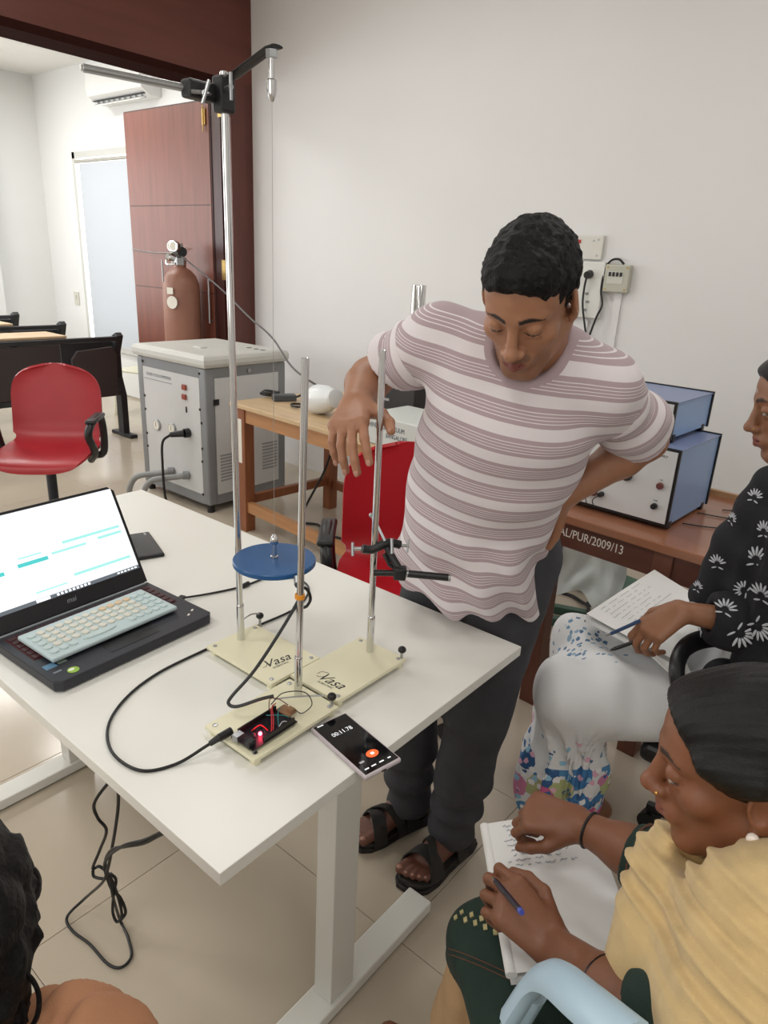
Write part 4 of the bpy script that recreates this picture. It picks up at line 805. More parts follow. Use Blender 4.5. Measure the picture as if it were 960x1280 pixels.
text('panel_lettering', 'METER', .008, INK, f, ROOTM[t.name] @ frame((.15, -hy-.0043, h-.016), (1, 0, 0), (0, 0, 1)))
dl = thing('thin_leads', 'thin black leads trailing across the brown desk beside the blue instrument', 'cable', (-.45, 2.3, BZ))
for pts in ([(-.575, 2.25, BZ+.004), (-.50, 2.28, BZ+.004), (-.42, 2.33, BZ+.004), (-.30, 2.40, BZ+.004)], [(-.575, 2.40, BZ+.004), (-.48, 2.42, BZ+.004), (-.40, 2.46, BZ+.004), (-.30, 2.47, BZ+.004)], [(-.52, 2.5, BZ+.004), (-.45, 2.54, BZ+.004), (-.36, 2.55, BZ+.004)]):
    b = MB(); b.tube(spline(pts, 6), .002, 6); b.build('lead', BLACKR, dl, world=True)
# things on the floor under that desk
bg = thing('plastic_bag', 'crumpled clear plastic bag hanging under the brown desk', 'bag', (-1.03, 2.58, .20))
def bagfn(u, v):
    x = -1.19+.33*u; z = .22+.514*v; a = mnoise.noise(Vector((x*7, z*5, 1)))*.05+mnoise.noise(Vector((x*18, z*11, 4)))*.02
    return Vector((x+.03*math.sin(v*5), 2.58+a+.03*math.sin(u*PI), z-.03*math.sin(u*9)))
b = MB(); b.grid(bagfn, 28, 30, .002); b.build('film', mat('clear_film', (222, 230, 228), 0.25, alpha=0.75), bg, world=True, smooth=True)
b = MB(); b.tube(spline([bagfn(.45, .6)+Vector((0, -.01, 0)), bagfn(.6, .75)+Vector((0, -.01, 0)), bagfn(.8, .85)+Vector((0, -.01, 0))], 6), .010, 6, flat=.4); b.build('bag_print', mat('bag_print', (130, 165, 165), 0.5), bg, world=True)
GRN = mat('green_metal', (70, 104, 88), 0.45, var=0.08)
for lab, a_, c_, w_ in (('nearer green metal bar lying on the floor under the brown desk', (-1.23, 2.66, .02), (-.92, 2.80, .02), .022), ('farther green metal bar lying on the floor under the brown desk', (-1.23, 2.80, .02), (-.90, 2.92, .02), .022)):
    gb = thing('green_bar', lab, 'metal bar', ((a_[0]+c_[0])/2, (a_[1]+c_[1])/2, 0), math.atan2(c_[1]-a_[1], c_[0]-a_[0]), 'green metal bars on the floor')
    b = MB(); b.box((0, 0, .020), (.36, .04, .038), bev=.004); b.build('bar', GRN, gb)
    b = MB(); b.box((-.181, 0, .020), (.003, .030, .028)); b.build('end_cap', BLACKP, gb)
gbx = thing('green_case', 'flat green case on the floor by the white wall', 'case', (-1.12, 3.22, 0), R_(-10))
b = MB(); b.box((0, 0, .035), (.34, .26, .06), bev=.008); b.build('body', GRN, gbx)
b = MB(); b.box((0, -.131, .045), (.30, .004, .012)); b.build('dark_seam', BLACKP, gbx); 
for sx in (-.13, .13): b = MB(); b.box((sx, 0, .0025), (.03, .2, .005)); b.build('foot', BLACKR, gbx)
ul = thing('desk_leads', 'black cable curling on the floor under the brown desk', 'cable', (-1.0, 2.6, 0))
for pts in ([(-1.35, 2.98, .008), (-1.22, 3.02, .008), (-1.10, 2.96, .02), (-1.0, 2.98, .04), (-.85, 3.1, .06)], [(-1.12, 3.00, .008), (-1.05, 2.84, .055), (-1.0, 2.72, .055), (-.975, 2.60, .03), (-.97, 2.45, .008), (-1.05, 2.36, .008), (-1.2, 2.42, .008), (-1.4, 2.5, .008)]):
    b = MB(); b.tube(spline(pts, 8), .008, 7); b.build('lead', CBL, ul, world=True, smooth=True)
# ================================================================== wall fittings
SWM = mat('switch_cream', (220, 219, 210), 0.4)
y_ = YW-.0005
sb = thing('switch_board', 'upper white switch box on the wall behind his head', 'switch', (-1.65, y_, 1.575))
b = MB(); b.box((0, -.012, .058), (.19, .024, .115), bev=.004); bx_ = b.build('box', SWM, sb)
b = MB(); b.box((-.035, -.026, .085), (.022, .006, .018), bev=.002); b.build('red_switch', mat('red_switch', (190, 40, 44), 0.4), bx_)
for sx, sz in ((.07, .095), (.07, .02), (.045, .09)): b = MB(); b.cyl((sx, -.024, sz), (sx, -.026, sz), .005, n=8); b.build('screw', STEEL, bx_)
sb2 = thing('socket_board', 'lower white socket board with black plug on the wall behind his head', 'socket', (-1.64, y_, 1.29))
b = MB(); b.box((0, -.016, .138), (.235, .032, .276), bev=.004); bx_ = b.build('box', mat('socket_white', (228, 228, 222), 0.4), sb2)
b = MB(); b.cyl((.045, -.032, .215), (.045, -.040, .215), .024, n=16); b.build('socket', WHITEL, bx_)
for sx, sz in ((.04, .12), (.05, .08), (.04, .04)): b = MB(); b.box((sx, -.033, sz), (.018, .004, .012)); b.build('socket_hole', GREYP, bx_)
mc = thing('breaker_box', 'grey circuit breaker box with black cable loop on the wall', 'breaker box', (-1.452, y_, 1.425))
b = MB(); b.box((0, -.022, .066), (.128, .044, .132), bev=.006); bx_ = b.build('box', mat('breaker_grey', (188, 187, 172), 0.45), mc)
b = MB(); b.box((-.006, -.0445, .070), (.082, .003, .058)); w_ = b.build('window', mat('breaker_window', (204, 204, 194), 0.35), bx_)
for i in range(4): b = MB(); b.box((-.034+i*.019, -.047, .086), (.012, .006, .020), bev=.001); b.build('breaker_toggle', BLACKP, bx_)
for sx in (-.05, .05):
    for sz in (.014, .118): b = MB(); b.cyl((sx, -.044, sz), (sx, -.046, sz), .005, n=8); b.build('screw', BRASS, bx_)
wcab = thing('wall_cable', 'black cable with plug drooping between the sockets and breaker box', 'cable', (-1.55, YW-.05, 1.2))
b = MB(); b.cyl((-1.595, YW-.041, 1.505), (-1.595, YW-.075, 1.50), .022, .018, n=14); b.build('plug', BLACKP, wcab, world=True, smooth=True)
yy = YW-.055
b = MB(); b.tube(spline([(-1.595, yy-.015, 1.50), (-1.608, yy, 1.44), (-1.605, yy, 1.36), (-1.585, yy, 1.28), (-1.560, yy, 1.20), (-1.553, yy, 1.17), (-1.545, yy, 1.20), (-1.520, yy, 1.30), (-1.500, yy, 1.36), (-1.525, yy+.02, 1.43), (-1.525, yy+.03, 1.53), (-1.500, yy+.035, 1.575), (-1.46, yy+.03, 1.582), (-1.43, yy+.03, 1.560)], 8), .0055, 8); b.build('wire', CBL, wcab, world=True, smooth=True)
for x in (-1.60, -1.44):
    cn = MB(); cn.mm((x-.018, YW-.014, .55), (x+.018, YW, 1.28 if x < -1.5 else 1.424)); tag(cn.build('trim_2', WALLP), 'white conduit on the wall', kind='structure')
# ================================================================== implicit surfaces for bodies and cloth
def V3(v): return np.array([v[0], v[1], v[2]], dtype=np.float64)
class Field:
    def __init__(s): s.ops = []
    def cap(s, a, b, ra, rb=None, k=0.015, sub=False, sq=None):
        """tapered capsule; sq=(axis, factor) flattens it along axis"""
        a = V3(a); b = V3(b); rb = ra if rb is None else rb; R = max(ra, rb)
        s.ops.append(('c', a, b, ra, rb, k, sub, None if sq is None else (V3(sq[0])/np.linalg.norm(V3(sq[0])), sq[1]), np.minimum(a, b)-R, np.maximum(a, b)+R)); return s
    def chain(s, pts, k=0.015, sq=None):
        for (a, ra), (b, rb) in zip(pts, pts[1:]): s.cap(a, b, ra, rb, k, False, sq)
        return s
    def ell(s, c, r, M=None, k=0.012, sub=False):
        c = V3(c); r = np.array(r, float); R = r.max(); Q = np.eye(3) if M is None else np.array([[M[i][j] for j in range(3)] for i in range(3)])
        s.ops.append(('e', c, r, Q, k, sub, c-R, c+R)); return s
    def plane(s, p, n, k=0.004):
        """cut away everything on the side n points to"""
        s.ops.append(('p', V3(p), V3(n)/np.linalg.norm(V3(n)), k)); return s
    def mesh(s, h, disp=None, clip=None):
        los = [o[-2] for o in s.ops if o[0] != 'p' and not o[5 if o[0] == 'e' else 6]]; his = [o[-1] for o in s.ops if o[0] != 'p' and not o[5 if o[0] == 'e' else 6]]
        lo = np.min(los, 0)-4*h-0.012; hi = np.max(his, 0)+4*h+0.012
        if clip: lo = np.maximum(lo, np.array(clip[0])); hi = np.minimum(hi, np.array(clip[1]))
        n = np.ceil((hi-lo)/h).astype(int)+1
        F = np.full(n, 0.08, np.float32)
        ax_ = [lo[i]+h*np.arange(n[i]) for i in range(3)]
        for o in s.ops:
            if o[0] == 'p':
                _, p, nn, k = o
                d = (ax_[0][:, None, None]-p[0])*nn[0]+(ax_[1][None, :, None]-p[1])*nn[1]+(ax_[2][None, None, :]-p[2])*nn[2]
                t = np.clip(.5+.5*(d-F)/k, 0, 1); F[:] = F*(1-t)+d*t+k*t*(1-t); continue
            k = o[4] if o[0] == 'e' else o[5]; sub = o[5] if o[0] == 'e' else o[6]
            i0 = np.clip(np.floor((o[-2]-lo-k-3*h)/h).astype(int), 0, n); i1 = np.clip(np.ceil((o[-1]-lo+k+3*h)/h).astype(int)+1, 0, n)
            if np.any(i1 <= i0): continue
            sl = tuple(slice(i0[i], i1[i]) for i in range(3))
            X = ax_[0][sl[0]][:, None, None]; Y = ax_[1][sl[1]][None, :, None]; Z = ax_[2][sl[2]][None, None, :]
            if o[0] == 'c':
                _, a, b, ra, rb, _, _, sq, _, _ = o; ab = b-a; L2 = max(ab@ab, 1e-12)
                px_, py_, pz_ = X-a[0], Y-a[1], Z-a[2]
                t = np.clip((px_*ab[0]+py_*ab[1]+pz_*ab[2])/L2, 0, 1)
                dx, dy, dz = px_-t*ab[0], py_-t*ab[1], pz_-t*ab[2]
                if sq is None: d = np.sqrt(dx*dx+dy*dy+dz*dz)-(ra+(rb-ra)*t)
                else:
                    q, f = sq; al = dx*q[0]+dy*q[1]+dz*q[2]; g = (1/f**2-1)
                    rr = (ra+(rb-ra)*t); m = np.sqrt(np.maximum(dx*dx+dy*dy+dz*dz+g*al*al, 1e-12)); d = (m-rr)*np.where(m > 1e-6, np.sqrt(np.maximum(dx*dx+dy*dy+dz*dz, 1e-12))/m, 1)
            else:
                _, c, r, Q, _, _, _, _ = o
                px_, py_, pz_ = X-c[0], Y-c[1], Z-c[2]
                q = [px_*Q[0, j]+py_*Q[1, j]+pz_*Q[2, j] for j in range(3)]
                k0 = np.sqrt(sum((q[j]/r[j])**2 for j in range(3))); k1 = np.sqrt(sum((q[j]/r[j]**2)**2 for j in range(3)))+1e-9
                d = k0*(k0-1)/k1
            G = F[sl]
            if sub:
                d = -d; t = np.clip(.5+.5*(d-G)/k, 0, 1); F[sl] = G*(1-t)+d*t+k*t*(1-t)
            else:
                t = np.clip(.5+.5*(G-d)/k, 0, 1); F[sl] = G*(1-t)+d*t-k*t*(1-t)
        if disp is not None:
            idx = np.argwhere(np.abs(F) < 0.03); P = lo+idx*h
            F[idx[:, 0], idx[:, 1], idx[:, 2]] += disp(P).astype(np.float32)
        F[0] = F[-1] = np.maximum(F[0], 0.01); F[-1] = np.maximum(F[-1], 0.01); F[:, 0] = np.maximum(F[:, 0], 0.01); F[:, -1] = np.maximum(F[:, -1], 0.01); F[:, :, 0] = np.maximum(F[:, :, 0], 0.01); F[:, :, -1] = np.maximum(F[:, :, -1], 0.01)
        return nets(F, lo, h)
def nets(F, lo, h):
    S = F < 0
    A = S[:-1, :-1, :-1]; cnt = A.astype(np.int8)
    cs = [(i, j, k) for i in (0, 1) for j in (0, 1) for k in (0, 1)]
    nx, ny, nz = F.shape
    cnt = sum(S[i:nx-1+i, j:ny-1+j, k:nz-1+k].astype(np.int8) for i, j, k in cs)
    act = np.argwhere((cnt > 0) & (cnt < 8))
    cid = -np.ones((nx-1, ny-1, nz-1), np.int32); cid[act[:, 0], act[:, 1], act[:, 2]] = np.arange(len(act))
    val = {c: F[act[:, 0]+c[0], act[:, 1]+c[1], act[:, 2]+c[2]] for c in cs}
    acc = np.zeros((len(act), 3)); num = np.zeros(len(act))
    for a in cs:
        for axi in range(3):
            if a[axi] == 1: continue
            b = list(a); b[axi] = 1; b = tuple(b); va, vb = val[a], val[b]; m = (va < 0) != (vb < 0)
            t = np.where(m, va/np.where(m, va-vb, 1), 0)
            for j in range(3): acc[:, j] += np.where(m, a[j]+(t if j == axi else 0), 0)
            num += m
    verts = lo+h*(act+acc/num[:, None]); faces = []
    for axi in range(3):
        o1, o2 = [(1, 2), (2, 0), (0, 1)][axi]
        sl0 = [slice(None)]*3; sl1 = [slice(None)]*3; sl0[axi] = slice(0, -1); sl1[axi] = slice(1, None)
        e = np.argwhere(S[tuple(sl0)] != S[tuple(sl1)])
        e = e[(e[:, o1] > 0) & (e[:, o2] > 0) & (e[:, o1] < F.shape[o1]-1) & (e[:, o2] < F.shape[o2]-1)]
        ins = S[e[:, 0], e[:, 1], e[:, 2]]
        def c(d1, d2):
            q = e.copy(); q[:, o1] -= d1; q[:, o2] -= d2; return cid[q[:, 0], q[:, 1], q[:, 2]]
        q = np.stack([c(1, 1), c(0, 1), c(0, 0), c(1, 0)], 1); q[~ins] = q[~ins][:, ::-1]; faces.append(q)
    faces = np.concatenate(faces); faces = faces[(faces >= 0).all(1)]
    return verts, faces
def join(*ms):
    vs, fs, n = [], [], 0
    for v, f in ms: vs.append(v); fs.append(f+n); n += len(v)
    return np.concatenate(vs), np.concatenate(fs)
def np_obj(name, vf, m, parent=None, loc=None, attrs=None, col=None, world=True):
    v, f = vf; me = bpy.data.meshes.new(name)
    me.vertices.add(len(v)); me.vertices.foreach_set('co', v.astype(np.float32).ravel())
    me.loops.add(len(f)*4); me.loops.foreach_set('vertex_index', f.astype(np.int32).ravel())
    me.polygons.add(len(f)); me.polygons.foreach_set('loop_start', np.arange(0, len(f)*4, 4, dtype=np.int32)); me.polygons.foreach_set('use_smooth', np.ones(len(f), bool))
    me.update(calc_edges=True)
    for k, a in (attrs or {}).items():
        at = me.attributes.new(k, 'FLOAT', 'POINT'); at.data.foreach_set('value', a.astype(np.float32))
    if col is not None:
        at = me.color_attributes.new('Col', 'FLOAT_COLOR', 'POINT'); at.data.foreach_set('color', np.concatenate([col, np.ones((len(col), 1))], 1).astype(np.float32).ravel())
    return link_mesh(name, me, m, parent, world, loc)
def nz3(P, sc, seed=0.0):
    """cheap smooth noise (sum of sines), -1..1"""
    x, y, z = P[:, 0]*sc+seed, P[:, 1]*sc+seed*1.7, P[:, 2]*sc+seed*2.3
    return (np.sin(x+1.3*np.sin(y*1.1+z*.7))+np.sin(y*1.3+1.1*np.sin(z*.9+x*.6))+np.sin(z*1.2+1.2*np.sin(x*.8+y*1.2)))/3
def cv(r, d, w): return CR*r+CD*d+CF*w           # a direction given as right / down / away
def ortho(y, x):                                   # head or hand axes: y kept, x made square, z = x cross y
    y = Vector(y).normalized(); x = Vector(x); x = (x-y*x.dot(y)).normalized(); z = x.cross(y)
    return x, y, z
class Head:
    def __init__(s, o, fwd, right, sc=1.0): s.o = Vector(o); s.x, s.y, s.z = ortho(fwd, right); s.sc = sc
    def p(s, x, y, z): return s.o+(s.x*x+s.y*y+s.z*z)*s.sc
    def M(s, rx=0, ry=0, rz=0):
        B = Matrix(((s.x.x, s.y.x, s.z.x), (s.x.y, s.y.y, s.z.y), (s.x.z, s.y.z, s.z.z)))
        if rx: B = B @ Matrix.Rotation(rx, 3, 'X')
        if ry: B = B @ Matrix.Rotation(ry, 3, 'Y')
        if rz: B = B @ Matrix.Rotation(rz, 3, 'Z')
        return B
    def loc(s, P):
        q = P-V3(s.o); return np.stack([q@V3(s.x), q@V3(s.y), q@V3(s.z)], 1)/s.sc
def head_field(H, neck=None, neck_r=0.055, female=False, jaw=1.0, eyes=0.35):
    F = Field(); S = H.sc; e = lambda c, r, k=.012, sub=False, **kw: F.ell(H.p(*c), [q*S for q in r], H.M(**kw), k*S, sub)
    c = lambda a, b, ra, rb=None, k=.012, sub=False: F.cap(H.p(*a), H.p(*b), ra*S, (ra if rb is None else rb)*S, k*S, sub)
    e((0, -.012, .036), (.073, .094, .086)); e((0, .022, -.028), (.061*jaw, .068, .086), .02)
    e((0, .045, .040), (.058, .045, .050), .02)
    for q in (-1, 1):
        c((q*.047*jaw, .002, -.050), (q*.020, .060, -.100), .022, .018, .02); e((q*.042, .056, -.020), (.022, .022, .021), .018)
        c((q*.012, .084, .024), (q*.042, .070, .024), .011, .009, .014)
    c((-.010, .070, -.104), (.010, .070, -.104), .017, .017, .016); e((0, .030, -.085), (.035, .040, .022), .02)
    for q in (-1, 1): e((q*.031, .099, .004), (.018, .014, .012), .010, True)
    for q in (-1, 1):
        e((q*.031, .077, .003), (.0135, .0130, .0130), .003)
        e((q*.031, .0785, .003+.0065*(1-eyes)), (.0150, .0130, .0110), .004); e((q*.031, .0775, -.0075), (.0145, .012, .006), .005)
    c((0, .088, .016), (0, .106, -.028), .0075, .0105, .010); e((0, .110, -.034), (.0125, .0125, .0110), .008)
    for q in (-1, 1): e((q*.0125, .098, -.038), (.0085, .0115, .0080), .006); e((q*.0065, .106, -.0455), (.0035, .0055, .0030), .003, True)
    c((0, .100, -.046), (0, .092, -.056), .005, .006, .008); e((0, .082, -.066), (.030, .018, .020), .014)
    for q in (-1, 1): c((0, .0985, -.0600), (q*.021, .086, -.0655), .0052, .003, .005); c((0, .0975, -.0725), (q*.020, .086, -.0675), .0066, .003, .005)
    c((-.020, .096, -.0668), (.020, .096, -.0668), .0022, .0022, .003, True)
    for q in (-1, 1):
        e((q*.0765, -.008, -.004), (.0075, .0185, .031), .006, rz=q*R_(-22), rx=R_(-8)); e((q*.084, -.004, -.001), (.006, .010, .016), .004, True); e((q*.0745, -.001, -.030), (.006, .008, .009), .006)
    if neck is not None: 
        F.cap(H.p(0, -.028, -.045), neck, neck_r*S, neck_r*1.05*S, .025*S)
        for q in (-1, 1): F.cap(H.p(q*.062, -.02, -.045), Vector(neck)+(H.p(q*.012, .03, 0)-H.o)*1.0, .011*S, .011*S, .018*S)
    return F
def face_colors(H, v, skin, lips, brow, stubble=None, iris=True, eyes=.35):
    q = H.loc(v); col = np.tile(np.array(skin), (len(v), 1)); x = np.abs(q[:, 0])
    def mixin(w, c): 
        w = np.clip(w, 0, 1)[:, None]; return col*(1-w)+np.array(c)*w
    front = q[:, 1] > .05
    if stubble is not None:
        w = ((q[:, 2] < -.052) & front)*.35*np.clip((-.052-q[:, 2])/.01, 0, 1)+((np.abs(q[:, 2]+.053) < .006) & (x < .026) & (q[:, 1] > .085))*.6
        col = mixin(w, stubble)
    w = 1-np.sqrt((x/.023)**2+((q[:, 2]+.0665)/.0115)**2); col = mixin(np.where(q[:, 1] > .082, w*4, 0), lips)
    bz_ = .0245+.004*np.sin(np.clip((x-.012)/.034, 0, 1)*PI); th = .0048*np.clip((.052-x)/.02, .35, 1)
    w = (1-np.abs(q[:, 2]-bz_)/th)*3*((x > .011) & (x < .051) & (q[:, 1] > .05)); col = mixin(w, brow)
    # eyes: white, iris, lash line
    ez = np.sqrt(((x-.031)/.0125)**2+((q[:, 2]-(.001-.004*(1-eyes)))/(.0065*max(eyes, .2)))**2)
    ey = (q[:, 1] > .078)
    col = mixin(np.where(ey, (1.35-ez)*5, 0), (.02, .014, .012))
    if not iris: return col
    col = mixin(np.where(ey, (1-ez)*6, 0), (.55, .50, .47))
    iz = np.sqrt((x-.031)**2+(q[:, 2]-.001)**2); col = mixin(np.where(ey & (ez < 1), (.0062-iz)*900, 0), (.025, .014, .010))
    return col
def skin_mat(name):
    m = mat(name, (140, 95, 70), 0.48, sss=0.12); nt = m.node_tree; b = nt.nodes['Principled BSDF']
    a = nt.nodes.new('ShaderNodeVertexColor'); a.layer_name = 'Col'
    tc = nt.nodes.new('ShaderNodeTexCoord'); n = nt.nodes.new('ShaderNodeTexNoise'); n.inputs['Scale'].default_value = 22; n.inputs['Detail'].default_value = 6
    nt.links.new(tc.outputs['Object'], n.inputs['Vector'])
    mr = nt.nodes.new('ShaderNodeMapRange'); mr.inputs[3].default_value = .86; mr.inputs[4].default_value = 1.14; nt.links.new(n.outputs['Fac'], mr.inputs[0])
    mx = nt.nodes.new('ShaderNodeVectorMath'); mx.operation = 'SCALE'; nt.links.new(a.outputs['Color'], mx.inputs[0]); nt.links.new(mr.outputs[0], mx.inputs['Scale'])
    nt.links.new(mx.outputs[0], b.inputs['Base Color'])
    n2 = nt.nodes.new('ShaderNodeTexNoise'); n2.inputs['Scale'].default_value = 260; nt.links.new(tc.outputs['Object'], n2.inputs['Vector'])
    bp = nt.nodes.new('ShaderNodeBump'); bp.inputs['Strength'].default_value = .08; bp.inputs['Distance'].default_value = .004; nt.links.new(n2.outputs['Fac'], bp.inputs['Height']); nt.links.new(bp.outputs[0], b.inputs['Normal'])
    return m
SKIN = skin_mat('skin')
FING = [((.086, .026), (.042, .025, .020), .0092), ((.090, .006), (.046, .029, .021), .0094), ((.085, -.014), (.042, .027, .020), .0090), ((.076, -.032), (.033, .020, .018), .0080)]
def hand_field(F, wr, fx, ty, dz, curl, thumb, sc=1.0, spread=(.06, .02, -.03, -.10), thick=1.0):
    """wrist, finger direction, thumb-side direction, back-of-hand direction; curl per finger = 3 angles; thumb = 3 direction tuples (x,y,z); returns tip points"""
    wr = Vector(wr); fx = Vector(fx).normalized(); dz = Vector(dz); dz = (dz-fx*dz.dot(fx)).normalized(); c_ = dz.cross(fx); ty = c_ if c_.dot(Vector(ty)) > 0 else -c_
    P = lambda x, y, z: wr+(fx*x+ty*y+dz*z)*sc
    T = thick*sc
    for (kx, ky), ln, r in FING: F.cap(P(.0, ky*.55, 0), P(kx, ky, .002), .0155*T, .0125*T, .014*sc)
    F.cap(P(.03, .006, -.004), P(.06, -.004, -.006), .018*T, .018*T, .012*sc)
    tips = []; joints = []
    for i, ((kx, ky), ln, r) in enumerate(FING):
        pos = P(kx, ky, .001); a = 0; sp = spread[i]; js = [pos]
        for j in range(3):
            a += R_(curl[i][j]); dr = fx*(math.cos(a)*math.cos(sp))+ty*(math.sin(sp)*math.cos(a))-dz*math.sin(a)
            nx_ = pos+dr*ln[j]*sc; F.cap(pos, nx_, r*T*(1-.07*j), r*T*(.95-.08*j), .0035*sc if j else .006*sc); pos = nx_; js.append(pos)
        tips.append(pos); joints.append(js)
    pos = P(.018, .024, -.006); js = [pos]
    for j, (ln, r0, r1) in enumerate(((.042, .0165, .0125), (.032, .0115, .0105), (.026, .0105, .0082))):
        t = thumb[j]; dr = (fx*t[0]+ty*t[1]+dz*t[2]).normalized(); nx_ = pos+dr*ln*sc; F.cap(pos, nx_, r0*T, r1*T, .012*sc if j == 0 else .004*sc); pos = nx_; js.append(pos)
    tips.append(pos); joints.append(js)
    return tips, joints
def nails(joints, fx, dz, sc, par, m_, which=range(5)):
    for i in which:
        a, b_ = joints[i][-2], joints[i][-1]; d = (b_-a).normalized(); up = Vector(dz)-d*Vector(dz).dot(d)
        if up.length < .1: up = -Vector(fx)+d*Vector(fx).dot(d)
        up.normalize(); s = d.cross(up)
        B = Matrix(((d.x, s.x, up.x), (d.y, s.y, up.y), (d.z, s.z, up.z))).to_4x4()
        q = MB(); q.ball(b_+up*.0062*sc+d*.001, .0065*sc, 10, (1.0, .75, .28), rot=B); q.build('fingernail', m_, par, world=True, smooth=True)
NAIL = mat('fingernail', (176, 128, 108), 0.3)
def solid_col(v, c): return np.tile(np.array(c), (len(v), 1))
def rc(*c): return rgb(*c)[:3]
HAIRM = mat('black_hair', (12, 11, 12), 0.55, bump=0.35, bscale=190, spec=0.22)
# ================================================================== the standing man
def W_(x, y, w): return ad(x, y, w)
MSK = rc(162, 114, 86)
man = thing('person', 'standing young man in a striped T-shirt leaning over the desk', 'person', (-0.80, 1.30, 0))
HM = Head(W_(662, 373, 1.15), cv(-.40, .78, -.48), cv(-.86, -.29, .42), .955)
neckb = W_(672, 452, 1.27)
Fh = head_field(HM, neckb, .055, jaw=1.0, eyes=.15)
hv = Fh.mesh(.0026)
hc = face_colors(HM, hv[0], MSK, rc(128, 70, 62), rc(30, 22, 20), rc(84, 60, 50), eyes=.12, iris=False)
shR, shL = W_(548, 426, 1.35), W_(752, 488, 1.29)
elR, elL = W_(462, 472, 1.52), W_(808, 550, 1.46)
wrR, wrL = W_(446, 505, 1.34), W_(704, 618, 1.455)
pel = Vector((-0.775, 1.335, 0.90)); chest = W_(632, 540, 1.40)
# right arm + hand
Fr = Field(); Fr.chain([(shR, .048), (shR.lerp(elR, .55), .045), (elR, .040)], .02); Fr.chain([(elR, .040), (elR.lerp(wrR, .3), .042), (wrR, .028)], .02)
tR, jR = hand_field(Fr, wrR, cv(-.12, .58, -.80), cv(.75, .2, -.4), cv(-.3, -.6, -.7), [(18, 22, 14), (22, 26, 16), (26, 30, 18), (30, 34, 20)], [(.7, .7, -.1), (.85, .5, -.2), (.95, .2, -.2)], 1.0, (.12, .03, -.06, -.16))
rv = Fr.mesh(.0032)
Fl = Field(); Fl.chain([(shL, .048), (shL.lerp(elL, .55), .045), (elL, .041)], .02); Fl.chain([(elL, .040), (elL.lerp(wrL, .3), .042), (wrL, .030)], .02)
tL, jL = hand_field(Fl, wrL, cv(-.78, .60, .15), cv(.45, .7, .3), cv(.25, .3, -.92), [(10, 12, 8), (10, 14, 8), (12, 14, 8), (14, 16, 10)], [(.6, .75, .0), (.7, .65, -.1), (.8, .5, -.1)], 1.0)
lv = Fl.mesh(.0032)
hipR, hipL = Vector((-.865, 1.36, .88)), Vector((-.700, 1.38, .88)); knR, knL = Vector((-.915, 1.285, .48)), Vector((-.715, 1.300, .48)); anR, anL = Vector((-.905, 1.305, .095)), Vector((-.752, 1.295, .095))
Fb = Field(); sqm = (cv(0, .25, 1), .66)
Fb.chain([(pel, .135), (pel.lerp(chest, .5), .128), (chest, .140), (W_(655, 470, 1.30), .10)], .05, sqm); Fb.chain([(shR, .05), (W_(600, 455, 1.31), .06), (W_(700, 470, 1.29), .06), (shL, .05)], .04)
for h_, k_, a_ in ((hipR, knR, anR), (hipL, knL, anL)): Fb.chain([(h_, .078), (k_, .052)], .03); Fb.chain([(k_, .052), (k_.lerp(a_, .3), .054), (a_, .036)], .02)
bv = Fb.mesh(.008)
# feet with toes
def foot_field(an, d, out):
    F = Field(); d = Vector(d).normalized(); s = Vector((out*d.y*-1, out*d.x, 0)); s = Vector((-d.y, d.x, 0))*out    # s = towards little toe
    z = Vector((0, 0, 1)); g = Vector((an.x, an.y, 0))
    F.cap(an+z*.10, an, .034, .036, .02); F.cap(an, g-d*.045+z*.052, .034, .028, .02); F.cap(an+d*.01, g+d*.085+z*.050, .034, .024, .025); F.cap(g-d*.04+z*.048, g+d*.09+s*.016+z*.042, .024, .02, .02); F.cap(g+d*.02+z*.05, g+d*.10-s*.018+z*.043, .024, .019, .02)
    toes = []
    for i, (o_, l_, r_) in enumerate(((-.029, .068, .0135), (-.008, .066, .0100), (.009, .058, .0095), (.024, .048, .0090), (.037, .036, .0085))):
        a = g+d*.095+s*o_*.85+z*.042; b_ = g+d*(.100+l_*.9)+s*o_+z*.036; F.cap(a, b_, r_*1.1, r_, .006); toes.append(b_)
    return F, toes, s
dirR, dirL = Vector((-.35, -1, 0)), Vector((-.12, -1, 0))
FtR, toR, sR_ = foot_field(anR, dirR, -1 if Vector((-dirR.y, dirR.x, 0)).x > 0 else 1)
FtL, toL, sL_ = foot_field(anL, dirL, 1 if Vector((-dirL.y, dirL.x, 0)).x > 0 else -1)
fv1, fv2 = FtR.mesh(.0032), FtL.mesh(.0032)
allv = join(hv, rv, lv, bv, fv1, fv2)
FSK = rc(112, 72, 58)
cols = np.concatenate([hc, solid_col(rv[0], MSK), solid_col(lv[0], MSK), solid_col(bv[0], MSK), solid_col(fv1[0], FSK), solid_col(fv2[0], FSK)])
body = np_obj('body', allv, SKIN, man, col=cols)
nails(jR, cv(-.22, .95, -.2), cv(-.4, .05, -.9), 1.0, body, NAIL)
for to in (toR, toL):
    for i, p_ in enumerate(to):
        q = MB(); q.ball(p_+Vector((0, -.004, .008 if i else .0115)), .0075 if i == 0 else .0045, 8, (1, 1, .35)); q.build('toenail', NAIL, body, world=True, smooth=True)
